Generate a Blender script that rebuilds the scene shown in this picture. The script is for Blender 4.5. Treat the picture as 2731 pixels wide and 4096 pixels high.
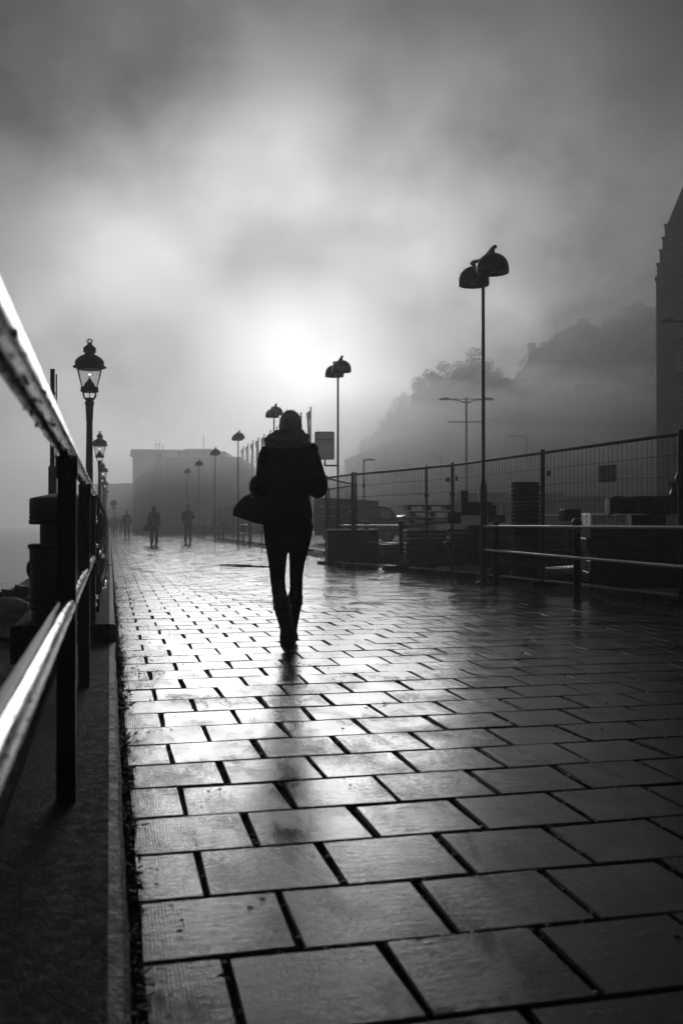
import bpy, math, random
from mathutils import Vector, Matrix, noise as mnoise
R = math.radians
PI = math.pi
random.seed(7)
for o in list(bpy.data.objects):
    bpy.data.objects.remove(o)
SC = bpy.context.scene
COL = SC.collection

# ------------------------------------------------------------------ camera
EYE = 0.92
YAW = 13.08
cd = bpy.data.cameras.new('camera')
cam = bpy.data.objects.new('camera', cd)
COL.objects.link(cam)
cam.location = (0, 0, EYE)
cam.rotation_euler = (R(90.68), 0, R(-YAW))
cd.sensor_fit = 'VERTICAL'
cd.sensor_height = 36
cd.sensor_width = 24
cd.lens = 35
cd.clip_start = 0.05
cd.clip_end = 3000
cd.dof.use_dof = True
cd.dof.focus_distance = 8.0
cd.dof.aperture_fstop = 4.0
SC.camera = cam

# ------------------------------------------------------------------ sky and sun
SUN_AZ = R(10.2)      # to the right of the promenade
SUN_EL = R(9.7)
w = bpy.data.worlds.new('World')
SC.world = w
w.use_nodes = True
nt = w.node_tree
for n in list(nt.nodes):
    nt.nodes.remove(n)
N = nt.nodes.new
L = nt.links.new
wout = N('ShaderNodeOutputWorld')
bg = N('ShaderNodeBackground')
sky = N('ShaderNodeTexSky')
sky.sky_type = 'NISHITA'
sky.sun_disc = False
sky.sun_elevation = SUN_EL
sky.sun_rotation = SUN_AZ
sky.dust_density = 8.0
sky.air_density = 1.0
sky.ozone_density = 1.0
bw = N('ShaderNodeRGBToBW')
L(sky.outputs[0], bw.inputs[0])
tc = N('ShaderNodeTexCoord')
# drifting banks of mist
mp = N('ShaderNodeMapping')
mp.inputs['Scale'].default_value = (1.0, 1.0, 1.25)
mp.inputs['Location'].default_value = (2.124, 0.928, 3.565)
L(tc.outputs['Generated'], mp.inputs[0])
nz = N('ShaderNodeTexNoise')
nz.inputs['Scale'].default_value = 4.2
nz.inputs['Detail'].default_value = 6
nz.inputs['Roughness'].default_value = 0.46
nz.inputs['Distortion'].default_value = 0.12
L(mp.outputs[0], nz.inputs['Vector'])
mr = N('ShaderNodeMapRange')
mr.inputs['From Min'].default_value = 0.35
mr.inputs['From Max'].default_value = 0.65
mr.inputs['To Min'].default_value = 0.0
mr.inputs['To Max'].default_value = 2.2
L(nz.outputs['Fac'], mr.inputs['Value'])
mul = N('ShaderNodeMath'); mul.operation = 'MULTIPLY'
pw1 = N('ShaderNodeMath'); pw1.operation = 'DIVIDE'; L(bw.outputs[0], pw1.inputs[0]); pw1.inputs[1].default_value = 26.0
pw2 = N('ShaderNodeMath'); pw2.operation = 'POWER'; L(pw1.outputs[0], pw2.inputs[0]); pw2.inputs[1].default_value = 2.3
pw3 = N('ShaderNodeMath'); pw3.operation = 'MULTIPLY'; L(pw2.outputs[0], pw3.inputs[0]); pw3.inputs[1].default_value = 28.0
pw4 = N('ShaderNodeMath'); pw4.operation = 'SMOOTH_MIN'; L(pw3.outputs[0], pw4.inputs[0]); pw4.inputs[1].default_value = 26.0; pw4.inputs[2].default_value = 10.0
L(pw4.outputs[0], mul.inputs[0]); L(mr.outputs[0], mul.inputs[1])
# the sun itself, spread to a disc of light by the fog in front of it
vd = N('ShaderNodeVectorMath'); vd.operation = 'DOT_PRODUCT'
sd = Vector((math.sin(SUN_AZ) * math.cos(SUN_EL), math.cos(SUN_AZ) * math.cos(SUN_EL), math.sin(SUN_EL)))
vn = N('ShaderNodeVectorMath'); vn.operation = 'NORMALIZE'
L(tc.outputs['Generated'], vn.inputs[0])
L(vn.outputs[0], vd.inputs[0])
vd.inputs[1].default_value = sd
ac = N('ShaderNodeMath'); ac.operation = 'ARCCOSINE'
L(vd.outputs['Value'], ac.inputs[0])
def gauss(sig_deg, amp):
    a = N('ShaderNodeMath'); a.operation = 'DIVIDE'
    L(ac.outputs[0], a.inputs[0]); a.inputs[1].default_value = R(sig_deg)
    b = N('ShaderNodeMath'); b.operation = 'MULTIPLY'
    L(a.outputs[0], b.inputs[0]); L(a.outputs[0], b.inputs[1])
    c = N('ShaderNodeMath'); c.operation = 'MULTIPLY'
    L(b.outputs[0], c.inputs[0]); c.inputs[1].default_value = -0.5
    d = N('ShaderNodeMath'); d.operation = 'EXPONENT'
    L(c.outputs[0], d.inputs[0])
    e = N('ShaderNodeMath'); e.operation = 'MULTIPLY'
    L(d.outputs[0], e.inputs[0]); e.inputs[1].default_value = amp
    return e
SKY_K = 1.0
g1 = gauss(2.8, 84.0)
g2 = gauss(5.6, 37.0)
g3 = gauss(12.0, 9.0)
ad = N('ShaderNodeMath'); ad.operation = 'ADD'
L(g1.outputs[0], ad.inputs[0]); L(g2.outputs[0], ad.inputs[1])
ml3 = N('ShaderNodeMath'); ml3.operation = 'MULTIPLY'   # the wide glow is light on the mist, so it follows the banks
L(g3.outputs[0], ml3.inputs[0]); L(mr.outputs[0], ml3.inputs[1])
ad3 = N('ShaderNodeMath'); ad3.operation = 'ADD'
L(ad.outputs[0], ad3.inputs[0]); L(ml3.outputs[0], ad3.inputs[1])
ad2 = N('ShaderNodeMath'); ad2.operation = 'ADD'
L(mul.outputs[0], ad2.inputs[0]); L(ad3.outputs[0], ad2.inputs[1])
ad4 = N('ShaderNodeMath'); ad4.operation = 'ADD'   # even fog-grey all round
L(ad2.outputs[0], ad4.inputs[0]); ad4.inputs[1].default_value = 2.4
L(ad4.outputs[0], bg.inputs['Color'])
bg.inputs['Strength'].default_value = 0.05
L(bg.outputs[0], wout.inputs['Surface'])

sl = bpy.data.lights.new('sun', 'SUN')
sl.energy = 3.6
sl.angle = R(18)
sl.color = (1, 1, 1)
sun = bpy.data.objects.new('sun', sl)
COL.objects.link(sun)
sun.rotation_euler = (-sd).to_track_quat('-Z', 'Y').to_euler()
sun.location = (20, 40, 50)

SC.view_settings.view_transform = 'Standard'
SC.view_settings.look = 'None'
SC.view_settings.gamma = 1
SC.view_settings.exposure = -2.35
SC.view_settings.use_curve_mapping = False
SC.render.engine = 'CYCLES'
SC.cycles.max_bounces = 8
SC.cycles.volume_bounces = 3
SC.cycles.transparent_max_bounces = 16
SC.cycles.use_denoising = True

# ------------------------------------------------------------------ helpers
FPX, HZ = 3982.0, 2095.0
CY, SY = math.cos(R(YAW)), math.sin(R(YAW))
def at(u, v, d):
    """world point seen at photo pixel (u, v) at a depth of d metres"""
    x = (u - 1365.5) / FPX * d
    return Vector((x * CY + d * SY, d * CY - x * SY, EYE + (HZ - v) / FPX * d))
def gp(u, d, z=0.0):
    p = at(u, HZ, d); p.z = z
    return p

class MB:
    def __init__(s):
        s.v, s.f = [], []
    def add(s, vs, fs):
        k = len(s.v)
        s.v += [tuple(p) for p in vs]
        s.f += [tuple(i + k for i in f) for f in fs]
        return s
    def box(s, x0, x1, y0, y1, z0, z1, M=None):
        vs = [Vector(p) for p in ((x0,y0,z0),(x1,y0,z0),(x1,y1,z0),(x0,y1,z0),(x0,y0,z1),(x1,y0,z1),(x1,y1,z1),(x0,y1,z1))]
        if M: vs = [M @ p for p in vs]
        return s.add(vs, [(0,3,2,1),(4,5,6,7),(0,1,5,4),(1,2,6,5),(2,3,7,6),(3,0,4,7)])
    def bar(s, a, b, w, h=None):
        a, b = Vector(a), Vector(b); h = h or w
        d = (b - a); Ln = d.length; d.normalize()
        up = Vector((0,0,1)) if abs(d.z) < .95 else Vector((1,0,0))
        x = d.cross(up).normalized(); z = x.cross(d)
        M = Matrix((( x.x, d.x, z.x, a.x),(x.y, d.y, z.y, a.y),(x.z, d.z, z.z, a.z),(0,0,0,1)))
        return s.box(-w/2, w/2, 0, Ln, -h/2, h/2, M)
    def tube(s, pts, rad, n=10, caps=True, flat=1.0):
        pts = [Vector(p) for p in pts]
        m = len(pts)
        if not hasattr(rad, '__len__'): rad = [rad] * m
        T = []
        for i in range(m):
            t = pts[min(i+1, m-1)] - pts[max(i-1, 0)]
            T.append(t.normalized())
        up = Vector((0,0,1)) if abs(T[0].z) < .9 else Vector((1,0,0))
        x = T[0].cross(up).normalized()
        vs = []; fs = []
        for i in range(m):
            if i:
                q = T[i-1].rotation_difference(T[i]); x = q @ x
            y = T[i].cross(x).normalized()
            for k in range(n):
                a = 2*PI*k/n
                vs.append(pts[i] + rad[i]*(math.cos(a)*x + flat*math.sin(a)*y))
        for i in range(m-1):
            for k in range(n):
                k2 = (k+1) % n
                fs.append((i*n+k, i*n+k2, (i+1)*n+k2, (i+1)*n+k))
        if caps:
            fs.append(tuple(range(n-1, -1, -1)))
            fs.append(tuple((m-1)*n + k for k in range(n)))
        return s.add(vs, fs)
    def lathe(s, prof, c=(0,0,0), n=24, caps=True, M=None):
        c = Vector(c); vs = []; fs = []; m = len(prof)
        for (r, z) in prof:
            for k in range(n):
                a = 2*PI*k/n
                p = Vector((r*math.cos(a), r*math.sin(a), z))
                if M: p = M @ p
                vs.append(c + p)
        for i in range(m-1):
            for k in range(n):
                k2 = (k+1) % n
                fs.append((i*n+k, i*n+k2, (i+1)*n+k2, (i+1)*n+k))
        if caps:
            fs.append(tuple(range(n-1, -1, -1)))
            fs.append(tuple((m-1)*n+k for k in range(n)))
        return s.add(vs, fs)
    def loft(s, rings, n=20, caps=True, sq=1.0):
        """rings: (cx, cy, z, rx, ry)"""
        vs = []; fs = []; m = len(rings)
        for (cx, cy, z, rx, ry) in rings:
            for k in range(n):
                a = 2*PI*k/n
                ca, sa = math.cos(a), math.sin(a)
                if sq != 1.0:
                    ca = math.copysign(abs(ca)**sq, ca); sa = math.copysign(abs(sa)**sq, sa)
                vs.append((cx + rx*ca, cy + ry*sa, z))
        for i in range(m-1):
            for k in range(n):
                k2 = (k+1) % n
                fs.append((i*n+k, i*n+k2, (i+1)*n+k2, (i+1)*n+k))
        if caps:
            fs.append(tuple(range(n-1, -1, -1)))
            fs.append(tuple((m-1)*n+k for k in range(n)))
        return s.add(vs, fs)
    def ball(s, c, rx, ry=None, rz=None, n=16, m=10):
        ry = ry or rx; rz = rz or rx
        rings = []
        for i in range(m+1):
            t = -PI/2 + PI*i/m
            k = max(math.cos(t), .03)
            rings.append((c[0], c[1], c[2] + rz*math.sin(t), rx*k, ry*k))
        return s.loft(rings, n)
    def prism(s, poly, a, b, axis='y', M=None):
        """poly in the plane across axis, extruded from a to b"""
        def mk(p, t):
            q = {'y': (p[0], t, p[1]), 'x': (t, p[0], p[1]), 'z': (p[0], p[1], t)}[axis]
            q = Vector(q)
            return M @ q if M else q
        n = len(poly)
        vs = [mk(p, a) for p in poly] + [mk(p, b) for p in poly]
        fs = [tuple(range(n-1, -1, -1)), tuple(range(n, 2*n))]
        for k in range(n):
            k2 = (k+1) % n
            fs.append((k, k2, n+k2, n+k))
        return s.add(vs, fs)
    def mesh(s, name, smooth=None):
        me = bpy.data.meshes.new(name)
        me.from_pydata(s.v, [], s.f)
        me.validate()
        if smooth is not None:
            me.polygons.foreach_set('use_smooth', [True]*len(me.polygons))
            me.set_sharp_from_angle(angle=R(smooth))
        me.update()
        return me
    def build(s, name, mat=None, parent=None, smooth=None):
        return link(name, s.mesh(name, smooth), mat, parent)

def link(name, me, mat=None, parent=None):
    o = bpy.data.objects.new(name, me)
    COL.objects.link(o)
    if mat is not None and me is not None and not me.materials:
        me.materials.append(mat)
    if parent is not None:
        o.parent = parent
    return o
def empty(name, loc=(0,0,0), rz=0.0):
    o = bpy.data.objects.new(name, None)
    COL.objects.link(o)
    o.location = loc; o.rotation_euler = (0, 0, rz); o.empty_display_size = .1
    return o
def tag(o, label, cat, group=None):
    o['label'] = label; o['category'] = cat
    if group: o['group'] = group
    return o
def struct(o):
    o['kind'] = 'structure'; return o
def stuff(o, label=None, cat=None):
    o['kind'] = 'stuff'
    if label: o['label'] = label
    if cat: o['category'] = cat
    return o
def copy_tree(o, parent=None):
    c = o.copy(); COL.objects.link(c); c.parent = parent
    for ch in list(o.children):
        copy_tree(ch, c)
    return c
def remesh(mb, voxel, sm=2):
    """melt overlapping solids into one continuous skin"""
    me = mb.mesh('tmp')
    o = bpy.data.objects.new('tmp', me); COL.objects.link(o)
    m = o.modifiers.new('r', 'REMESH'); m.mode = 'VOXEL'; m.voxel_size = voxel; m.use_smooth_shade = True
    if sm:
        q = o.modifiers.new('s', 'SMOOTH'); q.factor = .5; q.iterations = sm
    dg = bpy.context.evaluated_depsgraph_get()
    out = bpy.data.meshes.new_from_object(o.evaluated_get(dg))
    bpy.data.objects.remove(o); bpy.data.meshes.remove(me)
    out.polygons.foreach_set('use_smooth', [True]*len(out.polygons))
    return out
def text_mesh(s, size, depth=.004, align='CENTER', bold=0.0):
    c = bpy.data.curves.new('t', 'FONT'); c.body = s; c.size = size; c.extrude = depth/2
    c.align_x = align; c.align_y = 'CENTER'; c.offset = bold; c.resolution_u = 3
    o = bpy.data.objects.new('t', c); COL.objects.link(o)
    dg = bpy.context.evaluated_depsgraph_get()
    me = bpy.data.meshes.new_from_object(o.evaluated_get(dg))
    bpy.data.objects.remove(o); bpy.data.curves.remove(c)
    return me

# ------------------------------------------------------------------ materials
MATS = {}
def mat(name, col=.1, rough=.6, metal=0.0, spec=.5, var=.25, scale=6.0, bump=0.0, bscale=40.0, rvar=0.0, stretch=None):
    if name in MATS: return MATS[name]
    m = bpy.data.materials.new(name); m.use_nodes = True
    t = m.node_tree; b = t.nodes['Principled BSDF']
    b.inputs['Roughness'].default_value = rough
    b.inputs['Metallic'].default_value = metal
    b.inputs['Specular IOR Level'].default_value = spec
    g = t.nodes.new('ShaderNodeNewGeometry')
    vec = g.outputs['Position']
    if stretch:
        q = t.nodes.new('ShaderNodeMapping'); q.inputs['Scale'].default_value = stretch
        t.links.new(vec, q.inputs[0]); vec = q.outputs[0]
    n = t.nodes.new('ShaderNodeTexNoise'); n.inputs['Scale'].default_value = scale
    n.inputs['Detail'].default_value = 5; n.inputs['Roughness'].default_value = .6
    t.links.new(vec, n.inputs['Vector'])
    r = t.nodes.new('ShaderNodeMapRange')
    r.inputs['From Min'].default_value = .25; r.inputs['From Max'].default_value = .75
    r.inputs['To Min'].default_value = col*(1-var); r.inputs['To Max'].default_value = col*(1+var)
    t.links.new(n.outputs['Fac'], r.inputs['Value'])
    t.links.new(r.outputs[0], b.inputs['Base Color'])
    if rvar:
        r2 = t.nodes.new('ShaderNodeMapRange')
        r2.inputs['From Min'].default_value = .35; r2.inputs['From Max'].default_value = .65
        r2.inputs['To Min'].default_value = max(rough-rvar, .03); r2.inputs['To Max'].default_value = min(rough+rvar, 1)
        t.links.new(n.outputs['Fac'], r2.inputs['Value'])
        t.links.new(r2.outputs[0], b.inputs['Roughness'])
    if bump:
        n2 = t.nodes.new('ShaderNodeTexNoise'); n2.inputs['Scale'].default_value = bscale; n2.inputs['Detail'].default_value = 4
        t.links.new(vec, n2.inputs['Vector'])
        bp = t.nodes.new('ShaderNodeBump'); bp.inputs['Distance'].default_value = bump; bp.inputs['Strength'].default_value = 1
        t.links.new(n2.outputs['Fac'], bp.inputs['Height'])
        t.links.new(bp.outputs[0], b.inputs['Normal'])
    MATS[name] = m
    return m
def glass_mat(name, tint=.85, refl=.15, rough=.05):
    if name in MATS: return MATS[name]
    m = bpy.data.materials.new(name); m.use_nodes = True
    t = m.node_tree; t.nodes.remove(t.nodes['Principled BSDF'])
    tr = t.nodes.new('ShaderNodeBsdfTransparent'); tr.inputs[0].default_value = (tint,)*3 + (1,)
    gl = t.nodes.new('ShaderNodeBsdfGlossy'); gl.inputs['Roughness'].default_value = rough
    fr = t.nodes.new('ShaderNodeLayerWeight'); fr.inputs['Blend'].default_value = refl
    mx = t.nodes.new('ShaderNodeMixShader')
    t.links.new(fr.outputs['Fresnel'], mx.inputs[0]); t.links.new(tr.outputs[0], mx.inputs[1]); t.links.new(gl.outputs[0], mx.inputs[2])
    t.links.new(mx.outputs[0], t.nodes['Material Output'].inputs['Surface'])
    MATS[name] = m
    return m
def panel_mat(name, col):
    m = bpy.data.materials.new(name); m.use_nodes = True
    t = m.node_tree; b = t.nodes['Principled BSDF']; b.inputs['Base Color'].default_value = (col,)*3 + (1,); b.inputs['Roughness'].default_value = .4
    tr = t.nodes.new('ShaderNodeBsdfTranslucent'); tr.inputs[0].default_value = (col,)*3 + (1,)
    mx = t.nodes.new('ShaderNodeMixShader'); mx.inputs[0].default_value = .6
    t.links.new(b.outputs[0], mx.inputs[1]); t.links.new(tr.outputs[0], mx.inputs[2])
    t.links.new(mx.outputs[0], t.nodes['Material Output'].inputs['Surface'])
    return m
def emit_mat(name, s):
    m = bpy.data.materials.new(name); m.use_nodes = True
    b = m.node_tree.nodes['Principled BSDF']
    b.inputs['Emission Color'].default_value = (1,1,1,1); b.inputs['Emission Strength'].default_value = s
    return m

def slab_material(name, far=False):
    """wet ribbed concrete paving"""
    m = bpy.data.materials.new(name); m.use_nodes = True
    t = m.node_tree; b = t.nodes['Principled BSDF']
    nn, ll = t.nodes.new, t.links.new
    g = nn('ShaderNodeNewGeometry')
    def noise(scale, detail=5, rough=.6, st=None, dist=0.0):
        v = g.outputs['Position']
        if st:
            q = nn('ShaderNodeMapping'); q.inputs['Scale'].default_value = st; ll(v, q.inputs[0]); v = q.outputs[0]
        n = nn('ShaderNodeTexNoise'); n.inputs['Scale'].default_value = scale; n.inputs['Detail'].default_value = detail
        n.inputs['Roughness'].default_value = rough; n.inputs['Distortion'].default_value = dist
        ll(v, n.inputs['Vector']); return n.outputs['Fac']
    def rng(x, a, c, lo, hi):
        r = nn('ShaderNodeMapRange'); r.inputs['From Min'].default_value = a; r.inputs['From Max'].default_value = c
        r.inputs['To Min'].default_value = lo; r.inputs['To Max'].default_value = hi; ll(x, r.inputs['Value']); return r.outputs[0]
    def op(o, x, y):
        q = nn('ShaderNodeMath'); q.operation = o
        for i, a in enumerate((x, y)):
            if isinstance(a, (int, float)): q.inputs[i].default_value = a
            else: ll(a, q.inputs[i])
        return q.outputs[0]
    grain = noise(38, 6, .7)
    patch = noise(2.2, 4, .5, None, .3)
    streak = noise(3.0, 6, .7, (3.0, .8, 1), .6)
    oi = nn('ShaderNodeObjectInfo')
    tone = rng(oi.outputs['Random'], 0, 1, .65, 1.4) if not far else 1.0
    col = op('MULTIPLY', rng(grain, .3, .7, .045, .085), rng(patch, .3, .7, .7, 1.25))
    if not far: col = op('MULTIPLY', col, tone)
    ll(col, b.inputs['Base Color'])
    dry = op('MULTIPLY', rng(patch, .34, .68, 0, 1), rng(streak, .36, .66, .1, 1))
    ro = op('ADD', rng(dry, 0, 1, .06, .26), rng(grain, .3, .7, -.03, .09))
    if not far: ro = op('ADD', ro, rng(oi.outputs['Random'], 0, 1, -.02, .04))
    ll(ro, b.inputs['Roughness'])
    b.inputs['Specular IOR Level'].default_value = .19
    # relief: fine ribs running along the path, plus a pitted skin
    sx = nn('ShaderNodeSeparateXYZ'); ll(g.outputs['Position'], sx.inputs[0])
    rib = nn('ShaderNodeMath'); rib.operation = 'SINE'; ll(op('MULTIPLY', sx.outputs[0], 2*PI/.0088), rib.inputs[0])
    hgt = op('ADD', op('MULTIPLY', rib.outputs[0], .00017 if not far else 0.0), op('MULTIPLY', noise(60, 6, .7, (.7, 1.3, 1)), .0020))
    hgt = op('ADD', hgt, op('MULTIPLY', noise(6, 2, .4), .0015))
    pit = rng(noise(150, 3, .6), .60, .74, 0, 1)          # open pores in the concrete skin
    hgt = op('SUBTRACT', hgt, op('MULTIPLY', pit, .0011))
    hgt = op('ADD', hgt, op('MULTIPLY', noise(26, 3, .5, (.55, 1.6, 1)), .0015))
    bp = nn('ShaderNodeBump'); bp.inputs['Distance'].default_value = 1.0; ll(rng(dry, 0, .6, .24, .95), bp.inputs['Strength'])
    ll(hgt, bp.inputs['Height']); ll(bp.outputs[0], b.inputs['Normal'])
    return m

M_slab = slab_material('wet_slab')
M_slabfar = slab_material('wet_slab_far', True)
M_joint = mat('joint_grit', .012, .9, 0, .1, .4, 60, .004, 120)
M_conc = mat('damp_concrete', .032, .75, 0, .18, .85, 45, .012, 110, .15)
M_kerb = mat('pale_concrete_edge', .07, .55, 0, .35, .9, 26, .012, 90, .12)  # paler than the plinth: the kerb edge's highlight is put into the colour
M_quay = mat('quay_asphalt', .035, .6, 0, .3, .5, 7, .008, 60, .15)
M_yard = mat('yard_gravel', .035, .55, 0, .35, .5, 3, .03, 9, .2)
M_verge = mat('muddy_verge', .02, .75, 0, .3, .6, 10, .02, 25, .2)
M_blk = mat('black_paint', .012, .34, 0, .5, .3, 12, .0006, 60, .08)
M_cast = mat('cast_iron_paint', .016, .4, 0, .5, .35, 14, .001, 70, .1)
M_rail = mat('wet_steel_rail', .20, .11, 1.0, .5, .5, 26, .0005, 70, .06, (1, .35, 1))
M_hand = mat('wet_dark_handrail', .028, .17, 1.0, .5, .5, 30, .0004, 60, .1, (1, .35, 1))
M_galv = mat('galvanised_tube', .07, .42, .4, .5, .3, 25, .0004, 80, .1)
M_white = mat('white_rail_and_highlight', .6, .25, 0, .5, .15, 12)
M_wire = mat('fence_wire', .06, .5, .5, .5, .2, 20)
M_stone = mat('grey_stone', .07, .4, 0, .5, .5, 8, .006, 40, .12)
M_wood = mat('damp_timber', .05, .42, 0, .5, .5, 8, .003, 30, 0, (6, 1, 6))
M_rubber = mat('black_rubber', .01, .6, 0, .25, .3, 20)
M_plate = mat('grey_sign_plate', .75, .4, 0, .5, .1, 8)
M_ink = mat('sign_ink', .02, .5)
M_boll = mat('weathered_bollard', .5, .55, 0, .4, .6, 9, .006, 40, .1)
M_glass = glass_mat('lantern_glass', .8, .12)
M_dark_in = mat('dark_interior', .01, .9)
M_bulb = emit_mat('bulb_glow', 28.0)
M_skin = mat('skin', .35, .5, 0, .4, .1, 10)
M_wool = mat('dark_wool', .012, .9, 0, .15, .4, 60, .002, 250)
M_scarf = mat('grey_scarf', .42, .9, 0, .15, .25, 30, .002, 160)
M_hairb = mat('blond_hair', .75, .42, 0, .5, .5, 40, .003, 60, .1, (12, 3, 1.2))
M_haird = mat('dark_hair', .015, .45, 0, .5, .4, 40, .002, 80)
M_legg = mat('black_leggings', .010, .8, 0, .25, .3, 40)
M_leath = mat('dark_leather', .022, .38, 0, .5, .4, 18, .0015, 70, .08)
M_brass = mat('buckle_metal', .35, .3, 1.0)
M_cloth = mat('dark_coat', .018, .9, 0, .2, .3, 30)
M_trous = mat('dark_trousers', .02, .9, 0, .2, .3, 30)
M_brick = mat('dark_brick', .09, .8, 0, .3, .35, 1.5, .01, 12)
M_plaster = mat('pale_plaster', .16, .85, 0, .3, .2, .6)
M_roof = mat('sheet_metal_roof', .045, .7, 0, .4, .25, .8)
M_frame = mat('pale_window_frame', .45, .5)
M_pane = mat('window_pane', .06, .08, 0, .6, .2, 2)
M_hill = mat('hill_scrub', .05, .95, 0, .2, .6, .12, .6, .3)
M_rock = mat('rock_face', .08, .9, 0, .2, .5, .2, .5, .4)
M_leaf = mat('tree_leaf', .05, .8, 0, .3, .5, .5)
M_bark = mat('tree_bark', .035, .9)
M_grass = mat('weed_blade', .05, .6, 0, .4, .5, 20)
M_winlight = mat('pale_window_light', .55, .3, 0, .5, .3, 4, .02, 8)
M_carp = mat('car_paint_pale', .55, .22, 0, .6, .05, 4)
M_card = mat('car_paint_dark', .04, .22, 0, .6, .1, 4)
M_flag = mat('flag_cloth', .25, .9)

# ------------------------------------------------------------------ the ground, quay and water
def sheet(name, x0, x1, y0, y1, z, m, nx=1, ny=1):
    vs = []; fs = []
    for j in range(ny+1):
        for i in range(nx+1):
            vs.append((x0+(x1-x0)*i/nx, y0+(y1-y0)*j/ny, z))
    for j in range(ny):
        for i in range(nx):
            a = j*(nx+1)+i
            fs.append((a, a+1, a+nx+2, a+nx+1))
    return MB().add(vs, fs).build(name, m)

struct(sheet('ground', -.28, 520, -6, 690, -.05, M_yard))
struct(sheet('path_bed', .0, 5.62, -3, 60.2, -.016, M_joint))
struct(sheet('far_pavement', .0, 5.9, 60.2, 118, -.004, M_slabfar))
struct(sheet('verge', 5.40, 7.2, -3, 60, -.008, M_verge))

# quay edge below the railing
qb = MB().box(-1.5, -.295, -6, 160, -2.6, -.25)
struct(qb.build('quay', M_quay))
cb = MB()
y = -4.0
while y < 120:
    cb.box(-1.62, -1.22, y, y+1.96, -2.55, -.19); y += 2.0
struct(cb.build('quay_coping', M_conc))

mw = bpy.data.materials.new('harbour_water'); mw.use_nodes = True
t = mw.node_tree; b = t.nodes['Principled BSDF']
b.inputs['Base Color'].default_value = (.012,)*3 + (1,)
b.inputs['Roughness'].default_value = .09
b.inputs['IOR'].default_value = 1.33
g_ = t.nodes.new('ShaderNodeNewGeometry')
q_ = t.nodes.new('ShaderNodeMapping'); q_.inputs['Scale'].default_value = (.6, 1.1, 1); t.links.new(g_.outputs['Position'], q_.inputs[0])
n_ = t.nodes.new('ShaderNodeTexNoise'); n_.inputs['Scale'].default_value = 1.5; n_.inputs['Detail'].default_value = 6
t.links.new(q_.outputs[0], n_.inputs['Vector'])
bp_ = t.nodes.new('ShaderNodeBump'); bp_.inputs['Distance'].default_value = .22; t.links.new(n_.outputs['Fac'], bp_.inputs['Height'])
t.links.new(bp_.outputs[0], b.inputs['Normal'])
struct(sheet('water', -620, -1.48, -30, 690, -1.3, mw))

# ------------------------------------------------------------------ paving slabs
SL, GAP = .35, .0118
X0, Y0 = .062, 2.48 - 5*.35
def slab_mesh(wx, wy, name, chip=()):
    c = .004; h = .03
    mb = MB()
    hx, hy = wx/2, wy/2
    top = [(-hx+c,-hy+c,0),(hx-c,-hy+c,0),(hx-c,hy-c,0),(-hx+c,hy-c,0)]
    mid = [(-hx,-hy,-c),(hx,-hy,-c),(hx,hy,-c),(-hx,hy,-c)]
    bot = [(-hx,-hy,-h),(hx,-hy,-h),(hx,hy,-h),(-hx,hy,-h)]
    if chip:
        top = [Vector(p) for p in top]; mid = [Vector(p) for p in mid]
        for (k, a_, z_) in chip:          # a worn corner
            d_ = Vector((-math.copysign(1, top[k].x), -math.copysign(1, top[k].y), 0))
            top[k] += d_*a_; mid[k] += d_*a_*.7 + Vector((0,0,-z_))
    fs = [(0,1,2,3)]
    for k in range(4):
        k2 = (k+1) % 4
        fs += [(4+k,4+k2,k2,k),(8+k,8+k2,4+k2,4+k)]
    return mb.add(top+mid+bot, fs)
full = slab_mesh(SL-GAP, SL-GAP, 'slab').mesh('slab'); full.materials.append(M_slab)
half = slab_mesh(SL/2-GAP, SL-GAP, 'slab_half').mesh('half_slab'); half.materials.append(M_slab)
worn = []
for k in range(6):
    rg = random.Random(100+k)
    me_ = slab_mesh(SL-GAP-rg.uniform(0,.0015), SL-GAP-rg.uniform(0,.0015), 'slab', [(q, rg.uniform(.002,.014), rg.uniform(0,.006)) for q in range(4) if rg.random() < .6]).mesh('worn_slab')
    me_.materials.append(M_slab); worn.append(me_)
slabs = []
rng = random.Random(3)
row = 0
while True:
    ya = Y0 + row*SL
    if ya > 59.8: break
    x = X0
    halfrow = (row % 2 == 1)
    first = True
    while x < 5.42:
        wd = SL/2 if (halfrow and first) else SL
        cx, cy = x + wd/2, ya + SL/2
        slabs.append((cx, cy, wd, max(-.002, min(.002, rng.gauss(0, .001))), rng.gauss(0, .003), rng.gauss(0, .003), rng.gauss(0, .005), rng.gauss(0, .0016)))
        x += wd; first = False
    row += 1
def shown(s):
    cx, cy = s[0], s[1]
    d = cy*CY + cx*SY; xc = cx*CY - cy*SY
    if d < .3: return 0
    u = 1365.5 + FPX*xc/d; v = HZ + FPX*EYE/d
    if u < -200 or u > 2931 or v > 4450: return 0
    return s[2]/d**3
order = sorted(range(len(slabs)), key=lambda i: -shown(slabs[i]))
near = [i for i in order[:300] if shown(slabs[i]) > 0]
nearset = set(near)
paving = bpy.data.objects['path_bed']
for i in near:
    cx, cy, wd, dz, tx, ty, tz, dx = slabs[i]
    o = link('paving_slab', (worn[i % 6] if i % 5 else full) if wd > .3 else half, None, paving)
    o.location = (cx + dx, cy, dz); o.rotation_euler = (tx, ty, tz)
fb = MB()
for i, s in enumerate(slabs):
    if i in nearset: continue
    cx, cy, wd, dz, tx, ty, tz, dx = s
    src = slab_mesh(wd-GAP, SL-GAP, '')
    M = Matrix.Translation((cx+dx, cy, dz)) @ Matrix.Rotation(tz, 4, 'Z') @ Matrix.Rotation(ty, 4, 'Y') @ Matrix.Rotation(tx, 4, 'X')
    fb.add([M @ Vector(p) for p in src.v], src.f)
o = fb.build('distant_paving_slabs', M_slabfar, paving); stuff(o)

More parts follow.
